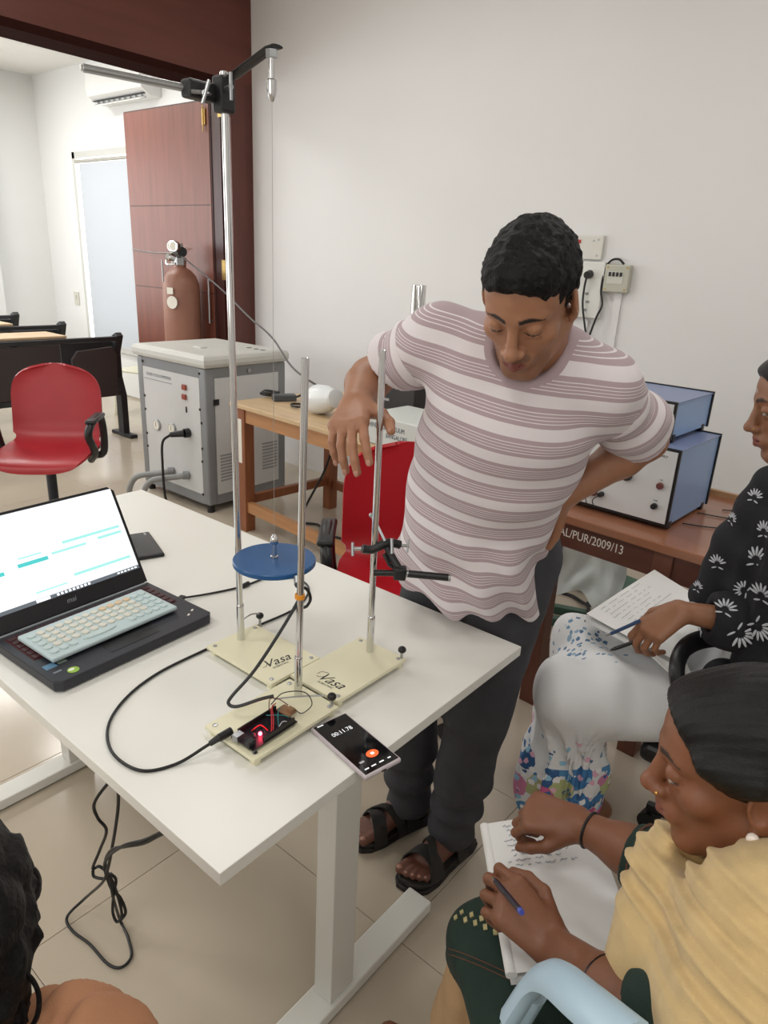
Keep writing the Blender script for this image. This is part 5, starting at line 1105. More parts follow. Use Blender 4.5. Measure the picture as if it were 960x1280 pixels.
# hair: thick short cap
Fc = Field()
Fc.ell(HM.p(0, -.016, .044), (.076, .095, .083), HM.M(), .01); Fc.ell(HM.p(0, .045, .080), (.058, .045, .034), HM.M(), .02); Fc.ell(HM.p(0, -.070, .0), (.066, .040, .066), HM.M(), .02)
Fc.plane(HM.p(0, .070, .058), HM.y*.80-HM.z*.62, .004)
for q_ in (-1, 1): Fc.cap(HM.p(q_*.100, .030, -.040), HM.p(q_*.078, .040, .010), .034, .022, .006, True); Fc.ell(HM.p(q_*.085, -.008, -.022), (.022, .030, .036), HM.M(), .008, True)
Fc.plane(HM.p(0, -.05, -.062), -HM.z+HM.y*.3, .01)
def hd(P):
    q = HM.loc(P); return .0028*nz3(q, 170, 1)+.002*nz3(q, 80, 4)+.0018*nz3(q, 360, 2)
np_obj('hair', Fc.mesh(.0028, hd), HAIRM, man)
# ---- T-shirt: striped cloth
def stripe_mat():
    m = mat('striped_cotton', (214, 204, 206), 0.85, bump=0.15, bscale=500, sheen=0.2); nt = m.node_tree; b = nt.nodes['Principled BSDF']
    at = nt.nodes.new('ShaderNodeAttribute'); at.attribute_name = 'st'
    d = nt.nodes.new('ShaderNodeMath'); d.operation = 'DIVIDE'; d.inputs[1].default_value = .0545; nt.links.new(at.outputs['Fac'], d.inputs[0])
    f = nt.nodes.new('ShaderNodeMath'); f.operation = 'FRACT'; nt.links.new(d.outputs[0], f.inputs[0])
    r = nt.nodes.new('ShaderNodeValToRGB'); r.color_ramp.interpolation = 'CONSTANT'; el = r.color_ramp.elements
    Wc, Mc = rgb(228, 220, 222), rgb(178, 158, 163)
    el[0].position = 0; el[0].color = Wc; el[1].position = .36; el[1].color = Mc
    for p, c in ((.50, Wc), (.525, Mc), (.60, Wc), (.625, Mc), (.70, Wc), (.725, Mc), (.80, Wc), (.825, Mc), (.98, Wc)):
        e = el.new(p); e.color = c
    nt.links.new(f.outputs[0], r.inputs[0])
    ar_ = nt.nodes.new('ShaderNodeAttribute'); ar_.attribute_name = 'rib'; gt = nt.nodes.new('ShaderNodeMath'); gt.operation = 'GREATER_THAN'; gt.inputs[1].default_value = .5; nt.links.new(ar_.outputs['Fac'], gt.inputs[0])
    mx_ = nt.nodes.new('ShaderNodeMix'); mx_.data_type = 'RGBA'; mx_.inputs[7].default_value = rgb(178, 158, 163); nt.links.new(gt.outputs[0], mx_.inputs[0]); nt.links.new(r.outputs[0], mx_.inputs[6]); nt.links.new(mx_.outputs[2], b.inputs['Base Color'])
    return m
STR = stripe_mat(); PLAINM = mat('mauve_rib', (170, 150, 154), 0.85, bump=0.1, bscale=600)
Fs = Field()
tfw = (cv(.0, .35, 1)).normalized()
up_ = [(W_(588, 756, 1.66), .168), (W_(588, 690, 1.60), .162), (W_(602, 620, 1.51), .160), (W_(626, 555, 1.42), .166), (W_(644, 500, 1.35), .165), (W_(655, 462, 1.30), .120)]
Fs.chain(up_, .03, (tfw, .68)); Fs.chain([(shR, .058), (W_(600, 452, 1.32), .066), (W_(705, 472, 1.29), .066), (shL, .058)], .05)
Fs.cap(shR, shR.lerp(elR, .25), .066, .062, .04); Fs.cap(shL, shL.lerp(elL, .25), .066, .064, .04)
Fs.ell(W_(584, 705, 1.54), (.12, .09, .12), None, .06)
Fs.plane(W_(590, 745, 1.60), cv(-.22, .92, .34), .004)
Fs.cap(HM.p(0, -.045, -.09), W_(660, 428, 1.20), .060, .062, .006, True)
spine0, spine1 = V3(up_[0][0]), V3(up_[4][0])
sd = (spine1-spine0)/np.linalg.norm(spine1-spine0); lat = V3(CR); lat = lat-sd*(lat@sd); lat /= np.linalg.norm(lat)
def tcoord(P): q = P-spine0; return q@sd, q@lat
def sfold(P):
    a, l = tcoord(P); d = .008*np.sin(38*(a+1.2*l)+3*np.sin(9*l))*np.clip(.22-np.abs(a-.10), 0, .2)*5
    d += .009*np.sin(26*(l*1.3-.5*a)+2*np.sin(14*a))*np.clip(.55-a, .1, .6)+.003*nz3(P, 22, 2)
    d += .008*np.exp(-((l-.10+.35*(a-.2))/.022)**2)*np.exp(-((a-.12)/.12)**2)-.006*np.exp(-((l-.06+.35*(a-.2))/.02)**2)*np.exp(-((a-.1)/.12)**2)
    return d
sv = Fs.mesh(.0048, sfold)
a_, l_ = tcoord(sv[0])
stv = a_+.9*l_**2*.35+.004*nz3(sv[0], 20, 5)+.010*np.sin(7*l_+2*a_)
def segd(P, a, b): a = V3(a); b = V3(b); t = np.clip(((P-a)@(b-a))/((b-a)@(b-a)), 0, 1); return np.linalg.norm(P-a-t[:, None]*(b-a), axis=1)
ribv = .5+(.078-segd(sv[0], HM.p(0, -.045, -.09), W_(660, 428, 1.20)))*60
shirt = np_obj('shirt', sv, STR, man, attrs={'st': stv, 'rib': np.clip(ribv, 0, 1)})
for sh, el, fr_, nm in ((shR, elR, .56, 'R'), (shL, elL, .84, 'L')):
    F = Field(); ce = sh.lerp(el, fr_+.1); F.cap(sh+(el-sh)*.08, ce, .062, .074, .02); F.plane(sh.lerp(el, fr_), (el-sh).normalized(), .004)
    F.cap(sh.lerp(el, fr_-.06), sh.lerp(el, fr_+.3), .055, .060, .004, True)
    dd = V3((el-sh).normalized()); s0 = V3(sh)
    def sl(P, dd=dd, s0=s0): a = (P-s0)@dd; return .0045*np.sin(75*a+2.5*nz3(P, 18, 1))*np.clip(a/.08, 0, 1)+.003*nz3(P, 30, 3)
    v = F.mesh(.004, sl); np_obj('sleeve', v, STR, man, attrs={'st': (v[0]-s0)@dd+.006*nz3(v[0], 24, 2)})
# ---- trousers
JEAN = mat('charcoal_denim', (60, 61, 66), 0.8, var=0.18, vscale=14, bump=0.25, bscale=420)
Fp = Field(); Fp.chain([(hipR.lerp(hipL, .25)+Vector((0, 0, .06)), .12), (hipR.lerp(hipL, .75)+Vector((0, 0, .06)), .12)], .04, ((0, 1, 0), .85))
for h_, k_, a_ in ((hipR, knR, anR), (hipL, knL, anL)):
    Fp.chain([(h_, .104), (k_, .078), (k_.lerp(a_, .5), .070), (a_+Vector((0, 0, -.005)), .062)], .03)
    Fp.plane(a_+Vector((0, 0, -.035)), (0, 0, -1), .006) if h_ is hipR else None
def jf(P): z = P[:, 2]; w = np.clip(1-np.abs(z-.16)/.16, 0, 1)+.5*np.clip(1-np.abs(z-.50)/.1, 0, 1)+.15; return w*(.006*np.sin(70*z+3*nz3(P, 14, 3))+.003*nz3(P, 45, 1))
np_obj('trousers', Fp.mesh(.006, jf), JEAN, man)
# ---- sandals
SOLE = mat('sandal_sole', (34, 30, 30), 0.6, bump=0.2, bscale=200); STRAP = mat('sandal_strap', (44, 42, 40), 0.65, bump=0.2, bscale=260, var=.15, vscale=30)
for an, d, s_, to, lab in ((anR, dirR, sR_, toR, "man's dark strapped sandal under the desk, farther foot"), (anL, dirL, sL_, toL, "man's dark strapped sandal beside the desk foot, nearer foot")):
    d = d.normalized(); g = Vector((an.x, an.y, 0)); sa = thing('sandal', lab, 'sandal', (g.x, g.y, 0), 0, 'pair of dark sandals')
    outl = []
    for t_, w_ in ((-.085, .012), (-.08, .030), (-.05, .040), (.0, .040), (.05, .044), (.10, .052), (.14, .050), (.165, .038), (.18, .018)): outl.append((t_, w_))
    poly = [g+d*t_+s_*(w_+.004) for t_, w_ in outl]+[g+d*(t_*1.0+.006)-s_*(w_*.95) for t_, w_ in outl[::-1]]
    q = MB(); q.prism([(p_.x, p_.y) for p_ in poly], 0, .014, bev=.003); q.build('outsole', SOLE, sa, world=True)
    q = MB(); q.prism([(g.x+(p_.x-g.x)*.95, g.y+(p_.y-g.y)*.95) for p_ in poly], .014, .026, bev=.003); q.build('footbed', STRAP, sa, world=True)
    def strap(t0, t1, hgt, r, wd):
        pts = []
        for i in range(13):
            u = i/12; pts.append(g+d*(t0+(t1-t0)*u)+s_*((u-.5)*2*wd)+Vector((0, 0, .018+(hgt-.018)*math.sin(u*PI)**.6)))
        q = MB(); q.tube(pts, r, 8, flat=.22) if False else None
        t = bmesh.new(); ring = []
        for p_ in pts: ring.append((t.verts.new(p_-d*r), t.verts.new(p_+d*r)))
        for a, b_ in zip(ring, ring[1:]): t.faces.new((a[0], a[1], b_[1], b_[0]))
        bmesh.ops.recalc_face_normals(t, faces=t.faces[:]); bmesh.ops.solidify(t, geom=t.faces[:], thickness=.004)
        q = MB(); q.merge(t); q.build('strap', STRAP, sa, world=True, smooth=True)
    strap(.118, .095, .088, .020, .054); strap(.045, .115, .098, .013, .052); strap(.012, .000, .135, .020, .052)
    pts = [an-d*(.060*math.cos(a))+s_*(.046*math.sin(a))+Vector((0, 0, -.02)) for a in [R_(-100+i*20) for i in range(11)]]
    t = bmesh.new(); ring = [(t.verts.new(p_-Vector((0, 0, .014))), t.verts.new(p_+Vector((0, 0, .014)))) for p_ in pts]
    for a, b_ in zip(ring, ring[1:]): t.faces.new((a[0], a[1], b_[1], b_[0]))
    bmesh.ops.solidify(t, geom=t.faces[:], thickness=.004); q = MB(); q.merge(t); q.build('heel_strap', STRAP, sa, world=True, smooth=True)
    q = MB(); q.box(g+d*.01+s_*.03+Vector((0, 0, .088)), (.022, .014, .006), bev=.002, rot=math.atan2(d.y, d.x)); q.build('buckle', STEEL, sa, world=True)
# ================================================================== seated woman in the foreground (beige shawl, dark green dress)
WSK = rc(130, 82, 56)
w1 = thing('person', 'seated woman in a beige shawl and dark green dress writing in a notebook', 'person', (-0.10, 0.66, 0))
_f = cv(-.92, .04, .34); HW = Head(W_(932, 957, .78), _f, _f.cross(Vector((.12, .05, 1))), .92)
nb1 = W_(955, 1105, .77)
Fh = head_field(HW, nb1, .050, True, jaw=.94, eyes=.5)
hv = Fh.mesh(.0024)
hc = face_colors(HW, hv[0], WSK, rc(128, 72, 60), rc(44, 28, 22), None, eyes=.45)
# body: sits on a low chair facing the desk
hip1, = (Vector((-.02, .60, .50)),)
chest1 = W_(915, 1190, .78)
shN, shF = W_(1010, 1220, .66), W_(885, 1085, .87)         # near (right) and far (left) shoulder
elN, elF = W_(812, 1280, .76), W_(822, 1082, .99)
wrN, wrF = W_(690, 1180, .925), W_(722, 1030, 1.075)
Fa = Field(); Fa.chain([(shN, .036), (elN, .036)], .02); Fa.chain([(elN, .036), (elN.lerp(wrN, .35), .034), (wrN, .023)], .02)
zN = cv(.25, -.55, -.80)
tN, jN = hand_field(Fa, wrN, cv(-.70, -.62, .35), cv(.60, -.75, .2), cv(.05, -.62, -.78), [(42, 62, 38), (50, 66, 40), (56, 70, 42), (58, 72, 44)], [(.72, .62, -.30), (.80, .10, -.50), (.80, -.25, -.50)], .90)
nv = Fa.mesh(.0026)
Fa2 = Field(); Fa2.chain([(shF, .036), (elF, .036)], .02); Fa2.chain([(elF, .036), (elF.lerp(wrF, .35), .033), (wrF, .023)], .02)
tF, jF = hand_field(Fa2, wrF, cv(-.93, -.12, .25), cv(.1, .9, .3), cv(-.25, -.75, -.60), [(58, 62, 40), (66, 64, 40), (70, 66, 40), (74, 66, 40)], [(.75, .5, -.35), (.85, .05, -.55), (.8, -.1, -.6)], .84)
fv = Fa2.mesh(.0028)
kneeN, kneeF = az(612, 1182, .50), az(690, 1095, .50)
anN, anF = az(560, 1330, .09), az(640, 1260, .09)
Fb = Field(); Fb.chain([(hip1, .11), (chest1, .06)], .05); Fb.chain([(shN, .035), (chest1, .045), (shF, .03)], .04)
for k_, a_, o_ in ((kneeN, anN, -.07), (kneeF, anF, .08)): Fb.chain([(hip1+Vector((-.02, o_, 0)), .075), (k_, .05)], .03); Fb.chain([(k_, .05), (a_, .035)], .02); Fb.cap(a_+Vector((0, 0, -.03)), a_+Vector((-.14, 0, -.06)), .032, .024, .02)
bv = Fb.mesh(.008)
cols = np.concatenate([hc, solid_col(nv[0], rc(124, 79, 55)), solid_col(fv[0], rc(124, 79, 55)), solid_col(bv[0], WSK)])
body1 = np_obj('body', join(hv, nv, fv, bv), SKIN, w1, col=cols)
nails(jF, cv(-.93, -.05, .2), cv(-.1, -.8, -.6), .9, body1, mat('fingernail_brown', (150, 100, 80), .35), (0, 1))
# hair pulled back smoothly into a low knot
Fc = Field(); Fc.ell(HW.p(0, -.016, .044), (.074, .095, .080), HW.M(), .01); Fc.ell(HW.p(0, .045, .072), (.056, .043, .033), HW.M(), .02); Fc.ell(HW.p(0, -.075, .000), (.062, .046, .058), HW.M(), .02)
for q_ in (-1, 1):
    Fc.cap(HW.p(q_*.066, .048, .045), HW.p(q_*.070, .0, .030), .016, .022, .015); Fc.ell(HW.p(q_*.088, -.006, -.016), (.022, .026, .030), HW.M(), .006, True)
    Fc.cap(HW.p(q_*.085, .085, -.012), HW.p(q_*.092, .030, -.035), .045, .030, .008, True)
Fc.plane(HW.p(0, .074, .064), HW.y*.88-HW.z*.47, .006); Fc.plane(HW.p(0, -.04, -.055), -HW.z, .012); Fc.ell(HW.p(0, -.125, -.030), (.042, .036, .042), HW.M(), .02)
def hd1(P):
    q = HW.loc(P); r = np.sqrt(q[:, 0]**2+(q[:, 2]-.03)**2); an_ = np.arctan2(q[:, 0], q[:, 2]+.05); return .0004*np.sin(70*an_+4*nz3(q, 18, 1))+.0004*np.sin(150*an_+20*q[:, 1])
np_obj('hair', Fc.mesh(.0026, hd1), mat('sleek_hair', (13, 12, 12), .38, spec=.3, bump=.25, bscale=120, stretch=(6, 1, 6)), w1)
# jewellery
PEARL = mat('pearl', (238, 226, 214), .18, coat=.5)
for q_ in (-1, 1):
    q = MB(); q.ball(HW.p(q_*.084, .004, -.036), .0068, 14); q.build('pearl_earring', PEARL, w1, world=True, smooth=True)
q = MB(); q.ball(HW.p(-.0195, .103, -.036), .0022, 10); q.build('nose_stud', mat('gold', (230, 190, 110), .2, 1.0), w1, world=True, smooth=True)
q = MB(); q.ball(HW.p(.0195, .103, -.036), .0022, 10); q.build('nose_stud', mat('gold', (230, 190, 110), .2, 1.0), w1, world=True, smooth=True)
def band(name, c, ax_, r, t, m_, par):
    x_, y_, z_ = ortho(ax_, (0.3, .2, 1)); q = MB(); q.tube([Vector(c)+x_*(r*math.cos(i*PI/16))+z_*(r*math.sin(i*PI/16)) for i in range(32)], t, 8, closed=True); q.build(name, m_, par, world=True, smooth=True)
band('hair_tie_bracelet', elF.lerp(wrF, .84), wrF-elF, .0265, .0022, BLACKR, w1)
band('bangle', elN.lerp(wrN, .40), wrN-elN, .0375, .0018, mat('dark_metal', (60, 54, 58), .25, 1.0), w1)
# dark green dress
GREEN = mat('dark_green_cotton', (24, 46, 38), .85, var=.18, vscale=20, bump=.2, bscale=500); PIPE = mat('maroon_piping', (96, 62, 44), .8)
Fd = Field(); sq1 = (cv(-.8, .2, .4), .8)
Fd.chain([(hip1, .13), (hip1.lerp(chest1, .5), .095), (chest1, .07)], .05); Fd.chain([(shN, .042), (chest1, .055), (shF, .038)], .04)
for k_, o_ in ((kneeN, -.075), (kneeF, .085)): Fd.chain([(hip1+Vector((-.04, o_, -.0)), .085), (k_, .060)], .05)
Fd.chain([(kneeN, .060), (kneeN+Vector((-.01, .0, -.05)), .062)], .04); Fd.chain([(kneeF, .060), (kneeF+Vector((-.01, .02, -.12)), .062)], .04)
Fd.ell(kneeN.lerp(kneeF, .5)+Vector((.08, 0, -.01)), (.14, .10, .05), None, .05)
Fd.plane(HW.p(0, 0, -.15), cv(.1, -.9, -.2), .01) if False else None
Fd.plane((0, 0, .452), (0, 0, -1), .006)
def gf(P): return .005*nz3(P, 24, 2)+.004*np.sin(60*P[:, 2]+20*P[:, 0]+3*nz3(P, 12, 1))*np.clip((.62-P[:, 2])/.1, 0, 1)
dress1 = np_obj('dress', Fd.mesh(.0055, gf), GREEN, w1)
for sh, el, fr_ in ((shN, elN, .93), (shF, elF, .98)):
    F = Field(); ce = sh.lerp(el, fr_+.1); F.cap(sh, ce, .046, .052, .02); F.plane(sh.lerp(el, fr_), (el-sh).normalized(), .004); np_obj('sleeve', F.mesh(.0045, gf), GREEN, w1)
    band('sleeve_piping', sh.lerp(el, fr_-.08), el-sh, .0525, .0014, PIPE, w1)
# far forearm sleeve reaching over the elbow (three quarter sleeve)
F = Field(); F.cap(elF-(wrF-elF)*.05, elF.lerp(wrF, .36), .050, .046, .02); F.plane(elF.lerp(wrF, .30), (wrF-elF).normalized(), .004); np_obj('sleeve_cuff', F.mesh(.004, gf), GREEN, w1)
band('sleeve_piping', elF.lerp(wrF, .20), wrF-elF, .0482, .0012, PIPE, w1)
# beige trousers leg and the patterned hem band
BEIGE = mat('beige_trouser', (196, 160, 120), .85, var=.08, vscale=18, bump=.2, bscale=300)
F = Field(); F.chain([(hip1+Vector((-.04, -.075, -.03)), .07), (kneeN+Vector((.005, 0, -.012)), .050)], .03); F.chain([(kneeN+Vector((.0, -.005, -.04)), .052), (kneeN.lerp(anN, .6), .056), (anN, .056)], .03); F.plane(anN+Vector((0, 0, -.03)), (0, 0, -1), .004)
def bf(P): return .006*np.sin(90*P[:, 0]+70*P[:, 1]+3*P[:, 2])+.003*nz3(P, 25, 2)
np_obj('trouser_leg', F.mesh(.005, bf), BEIGE, w1)
F = Field(); F.chain([(kneeF+Vector((.02, .0, -.06)), .060), (anF, .058)], .03); np_obj('trouser_leg', F.mesh(.006, bf), BEIGE, w1)
GOLDT = mat('gold_thread', (178, 166, 120), .7, var=.2, vscale=60)
from mathutils.bvhtree import BVHTree
def snap_tree(o):
    me = o.data; M = ROOTM[o.name]; return BVHTree.FromPolygons([M @ v.co for v in me.vertices], [p.vertices[:] for p in me.polygons])
dtree = snap_tree(dress1)
for i in range(15):
    for row in (0, 1):
        if (i+row) % 2: continue
        u = i/14; px_ = 553+86*u-row*1.5; py_ = 1137+4*u+28*u*u+row*8; h = dtree.ray_cast(CAMP, ray(px_, py_).normalized())
        if h[0] is None: continue
        n_ = h[1] if h[1].dot(ray(px_, py_)) < 0 else -h[1]
        q = MB(); q.box(h[0]+n_*.0008, (.0062, .0085, .002), rot=basis(n_, CR)); q.build('hem_motif', GOLDT, w1, world=True)
for off in (0, 7):
    pts = []
    for i in range(24):
        u = i/23; px_ = 554+140*u; py_ = 1184+6*u+58*u**1.25+off; h = dtree.ray_cast(CAMP, ray(px_, py_).normalized())
        if h[0] is not None: pts.append(h[0]+(h[1] if h[1].dot(ray(px_, py_)) < 0 else -h[1])*.0006)
    if len(pts) > 3: q = MB(); q.tube(pts, .0009, 5); q.build('hem_piping', PIPE, w1, world=True)
# shawl: folded cloth round the shoulders and over the chest
SHAWL = mat('beige_shawl', (204, 176, 124), .9, var=.10, vscale=26, bump=.25, bscale=700, sheen=.2)
Fw = Field()
nkx = nb1
shb = cv(.55, .25, .5)
Fw.chain([(W_(842, 1082, .86), .026), (W_(874, 1106, .84), .040), (W_(940, 1152, .78), .056), (W_(1015, 1200, .71), .080)], .03)
Fw.chain([(W_(850, 1115, .85), .046), (W_(880, 1170, .82), .090), (W_(893, 1240, .80), .106), (W_(888, 1330, .78), .11)], .05)
Fw.chain([(W_(985, 1180, .69), .085), (W_(990, 1260, .67), .10), (W_(975, 1340, .66), .11)], .05)
Fw.chain([(W_(838, 1160, .85), .032), (W_(815, 1205, .83), .035), (W_(790, 1217, .825), .028)], .04)
Fw.cap(HW.p(0, -.02, -.10), W_(885, 1050, .79), .052, .056, .010, True)
sx0 = V3(W_(845, 1085, .84)); e1 = V3(cv(.80, .60, 0)); e2 = V3(cv(-.60, .80, 0)); e3 = V3(CF)
def sf(P):
    q = P-sx0; u = q@e1; v = q@e2; s_ = v-.45*np.clip(u, 0, .3)**1.6+.004*np.sin(18*u)
    win = np.exp(-(np.clip(np.abs(v+.0)-.055, 0, 1)/.02)**2)
    fold = .0038*np.sin(230*s_+1.5*np.sin(22*u)+.8*nz3(P, 20, 1))*win+.0016*np.sin(470*s_+6*u)*win
    step = -.007/(1+np.exp((s_-.030)/.0022))-.003/(1+np.exp((s_+.012)/.0022))
    soft = .006*np.sin(40*(v*.9+.35*u)+1.2*nz3(P, 9, 2))*np.clip((v-.05)/.04, 0, 1)
    return fold+step-soft+.002*nz3(P, 26, 6)+.0007*nz3(P, 120, 3)
np_obj('shawl', Fw.mesh(.0036, sf), SHAWL, w1)
q = MB(); q.tube(spline([W_(905, 1068, .745), W_(930, 1064, .72), W_(960, 1056, .70), W_(1000, 1046, .72)], 6), .0008, 6); q.build('necklace', mat('gold', (230, 190, 110), .2, 1.0), w1, world=True)
# notebook on her lap, its pen
PAPER = mat('white_paper', (232, 232, 230), .7, var=.01); 
nA, nB, nC, nD = az(606, 1030, .600), az(735, 1012, .62), az(806, 1200, .625), az(640, 1217, .605)
nt_ = thing('notebook', 'open white notebook on the lap of the woman in the beige shawl', 'notebook', tuple((nA+nB+nC+nD)/4-Vector((0, 0, .02))))
def quad_slab(a, b_, c, d, th, bend=0.0):
    n_ = (b_-a).cross(d-a).normalized(); n_ = n_ if n_.z > 0 else -n_
    def fn(u, v): p_ = a.lerp(b_, u).lerp(d.lerp(c, u), v); return p_+n_*(bend*math.sin(u*PI))
    q = MB(); q.grid(fn, 10, 6, th); return q, n_
up1 = Vector((0, 0, 1))
q, nn = quad_slab(nA-up1*.012, nB-up1*.012, nC-up1*.012, nD-up1*.012, .010); q.build('page_block', PAPER, nt_, world=True)
q, nn = quad_slab(nA, nB, nC, nD, .0008, .002); pg = q.build('top_page', PAPER, nt_, world=True)
q = MB(); q.tube([nA-up1*.004, nD-up1*.004], .0085, 12, flat=.8); q.build('rolled_page', PAPER, nt_, world=True, smooth=True)
q = MB(); q.tube([nA.lerp(nB, .03)-up1*.017, nD.lerp(nC, .03)-up1*.017], .004, 8); q.build('spine', mat('notebook_spine', (210, 210, 206), .6), nt_, world=True)
PENC = mat('pen_ink', (90, 100, 130), .7)
rnd = random.Random(3)
def scribble(a, b_, c, d, rows, par, m_, u0=.10, u1=.55, v0=.08, v1=.45, amp=.0022, lift=.0014):
    n_ = (b_-a).cross(d-a).normalized(); n_ = n_ if n_.z > 0 else -n_
    for r in range(rows):
        v = v0+(v1-v0)*r/max(1, rows-1); ua = u0+rnd.random()*.08; ub = u1-rnd.random()*.22; pts = []; k = 0; u = ua
        while u < ub:
            p_ = a.lerp(b_, u).lerp(d.lerp(c, u), v+rnd.uniform(-1, 1)*amp/.25+.02*(u-ua)*0); pts.append(p_+n_*(lift+.002*math.sin(u*PI))); u += .009
            if rnd.random() < .12 and len(pts) > 3:
                q = MB(); q.tube(pts, .00045, 4); q.build('handwriting', m_, par, world=True); pts = []; u += .03
        if len(pts) > 3: q = MB(); q.tube(pts, .00045, 4); q.build('handwriting', m_, par, world=True)
scribble(nA, nB, nC, nD, 9, pg, PENC, .14, .78, .05, .36)
pn = thing('pen', 'dark blue pen held by the woman in the beige shawl', 'pen', tuple(W_(640, 1130, .93)))
pa_, pb_ = W_(620, 1102, .955), W_(650, 1138, .872)
q = MB(); q.cyl(pa_, pb_, .0040, n=12); q.build('barrel', mat('pen_dark', (34, 24, 40), .35), pn, world=True, smooth=True)
q = MB(); q.cyl(pb_, pb_+(pb_-pa_).normalized()*.006, .0043, .0036, n=12); q.build('end_plug', mat('pen_blue', (70, 80, 170), .35), pn, world=True, smooth=True)
q = MB(); q.cyl(pa_+(pa_-pb_).normalized()*.014, pa_, .001, .0038, n=12); q.build('nib', STEEL, pn, world=True, smooth=True)
# light blue plastic chair
PB = mat('pale_blue_plastic', (176, 202, 218), .32, var=.02)
ch = thing('plastic_armchair', 'pale blue plastic armchair under the woman in the beige shawl', 'chair', (0.05, 0.60, 0))
def pt(*p): q = MB(); return q
arm = [W_(640, 1268, .86), W_(668, 1228, .84), W_(692, 1222, .80), W_(730, 1252, .73), W_(790, 1302, .66)]
q = MB(); q.tube(spline(arm, 8), .024, 10, flat=.55); q.build('armrest', PB, ch, world=True, smooth=True)
q = MB(); q.tube(spline([W_(672, 1238, .85), W_(652, 1272, .88), W_(620, 1330, .95), Vector((-.28, .55, .0))], 8), [.020]*25, 10, flat=.7); q.build('front_leg', PB, ch, world=True, smooth=True)
seatc = [az(604, 1272, .42), Vector((-.255, .86, .42)), Vector((.16, .84, .41)), Vector((.16, .47, .41))]
q, _n = quad_slab(*seatc, .012); q.build('seat', PB, ch, world=True)
q = MB(); q.tube([seatc[0], seatc[1]], .012, 8); q.build('seat_front_lip', PB, ch, world=True, smooth=True)
q = MB(); q.grid(lambda u, v: Vector((.17+.10*v, .47+.37*u, .42+.34*v)), 8, 6, .01); q.build('backrest', PB, ch, world=True)
far = [Vector((-.20, .88, .42)), Vector((-.20, .90, .60)), Vector((-.12, .90, .635)), Vector((.05, .89, .635)), Vector((.22, .86, .64))]
q = MB(); q.tube(spline(far, 8), .024, 10, flat=.6); q.build('armrest', PB, ch, world=True, smooth=True)
for p_, b_ in ((Vector((-.22, .86, .41)), Vector((-.27, .90, 0))), (Vector((.15, .84, .41)), Vector((.22, .88, 0))), (Vector((.15, .48, .41)), Vector((.22, .44, 0)))):
    q = MB(); q.tube([p_, b_], [.028, .020], 8); q.build('leg', PB, ch, world=True, smooth=True)
# ================================================================== seated woman at the right edge (white floral dress, black printed shawl)
W2S = rc(140, 96, 70)
w2 = thing('person', 'seated woman in white floral dress and black printed shawl at the right edge', 'person', (-0.12, 1.72, 0))
_f = cv(-.93, .10, .30); H2 = Head(W_(1006, 506, 1.48), _f, _f.cross(Vector((0, 0, 1))), .98)
nk2 = W_(1010, 610, 1.50)
Fh = head_field(H2, nk2, .048, True, jaw=.93, eyes=.6); hv = Fh.mesh(.0030, clip=((-9, -9, -9), (9, 9, 9)))
hc = face_colors(H2, hv[0], W2S, rc(126, 74, 66), rc(36, 24, 20), None, eyes=.55)
q_ = H2.loc(hv[0]); hc[(np.hypot(q_[:, 0], q_[:, 2]-.045) < .004) & (q_[:, 1] > .06)] = np.array(rc(200, 190, 180))
sN, sF = W_(1000, 690, 1.42), W_(1000, 625, 1.66)
eN, eF = W_(985, 790, 1.52), W_(960, 690, 1.80); wN, wF = W_(850, 764, 1.56), W_(905, 720, 1.80)
Fa = Field(); Fa.chain([(sN, .045), (eN, .038)], .02); Fa.chain([(eN, .036), (eN.lerp(wN, .4), .033), (wN, .023)], .02)
t2, j2 = hand_field(Fa, wN, cv(-.80, .56, .12), cv(-.45, -.80, .2), cv(-.30, -.72, -.62), [(30, 48, 30), (36, 50, 30), (40, 52, 32), (44, 54, 34)], [(.72, .62, -.35), (.85, .15, -.5), (.85, -.1, -.5)], .95)
nv = Fa.mesh(.0028)
hip2 = Vector((-.14, 1.82, .52)); kN, kF = az(712, 868, .53), az(728, 806, .53); aN, aF = az(708, 1004, .09), az(690, 950, .09)
Fb = Field(); ch2 = W_(1000, 730, 1.56)
Fb.chain([(hip2, .13), (ch2, .10), (nk2, .05)], .05)
for k_, a_, o_ in ((kN, aN, -.08), (kF, aF, .08)): Fb.chain([(hip2+Vector((-.03, o_, 0)), .07), (k_, .048)], .03); Fb.chain([(k_, .048), (a_, .034)], .02)
Fb.cap(aN, az(752, 1012, .04), .034, .03, .02); 
ftd = (az(700, 1045, .03)-az(752, 1000, .03)).normalized(); hl = az(748, 1003, .04)
bv = Fb.mesh(.008)
Ff = Field(); ft0 = az(742, 1002, .05); Ff.cap(aN, ft0, .034, .030, .02); Ff.cap(ft0, az(700, 1018, .045), .030, .030, .02); Ff.cap(az(700, 1018, .045), az(672, 1030, .035), .030, .022, .02)
for i in range(5): Ff.cap(az(676, 1024+i*3, .035), az(652-i*1, 1020+i*7, .03), .012, .010, .004)
fv = Ff.mesh(.0035)
cols = np.concatenate([hc, solid_col(nv[0], rc(146, 100, 72)), solid_col(bv[0], W2S), solid_col(fv[0], rc(140, 100, 80))])
body2 = np_obj('body', join(hv, nv, bv, fv), SKIN, w2, col=cols)
Fc = Field(); Fc.ell(H2.p(0, -.018, .044), (.080, .102, .086), H2.M(), .01); Fc.ell(H2.p(0, .045, .074), (.060, .046, .034), H2.M(), .02); Fc.ell(H2.p(0, -.08, -.02), (.066, .05, .07), H2.M(), .02)
Fc.plane(H2.p(0, .076, .066), H2.y*.88-H2.z*.47, .006); Fc.plane(H2.p(0, 0, -.075), -H2.z, .01)
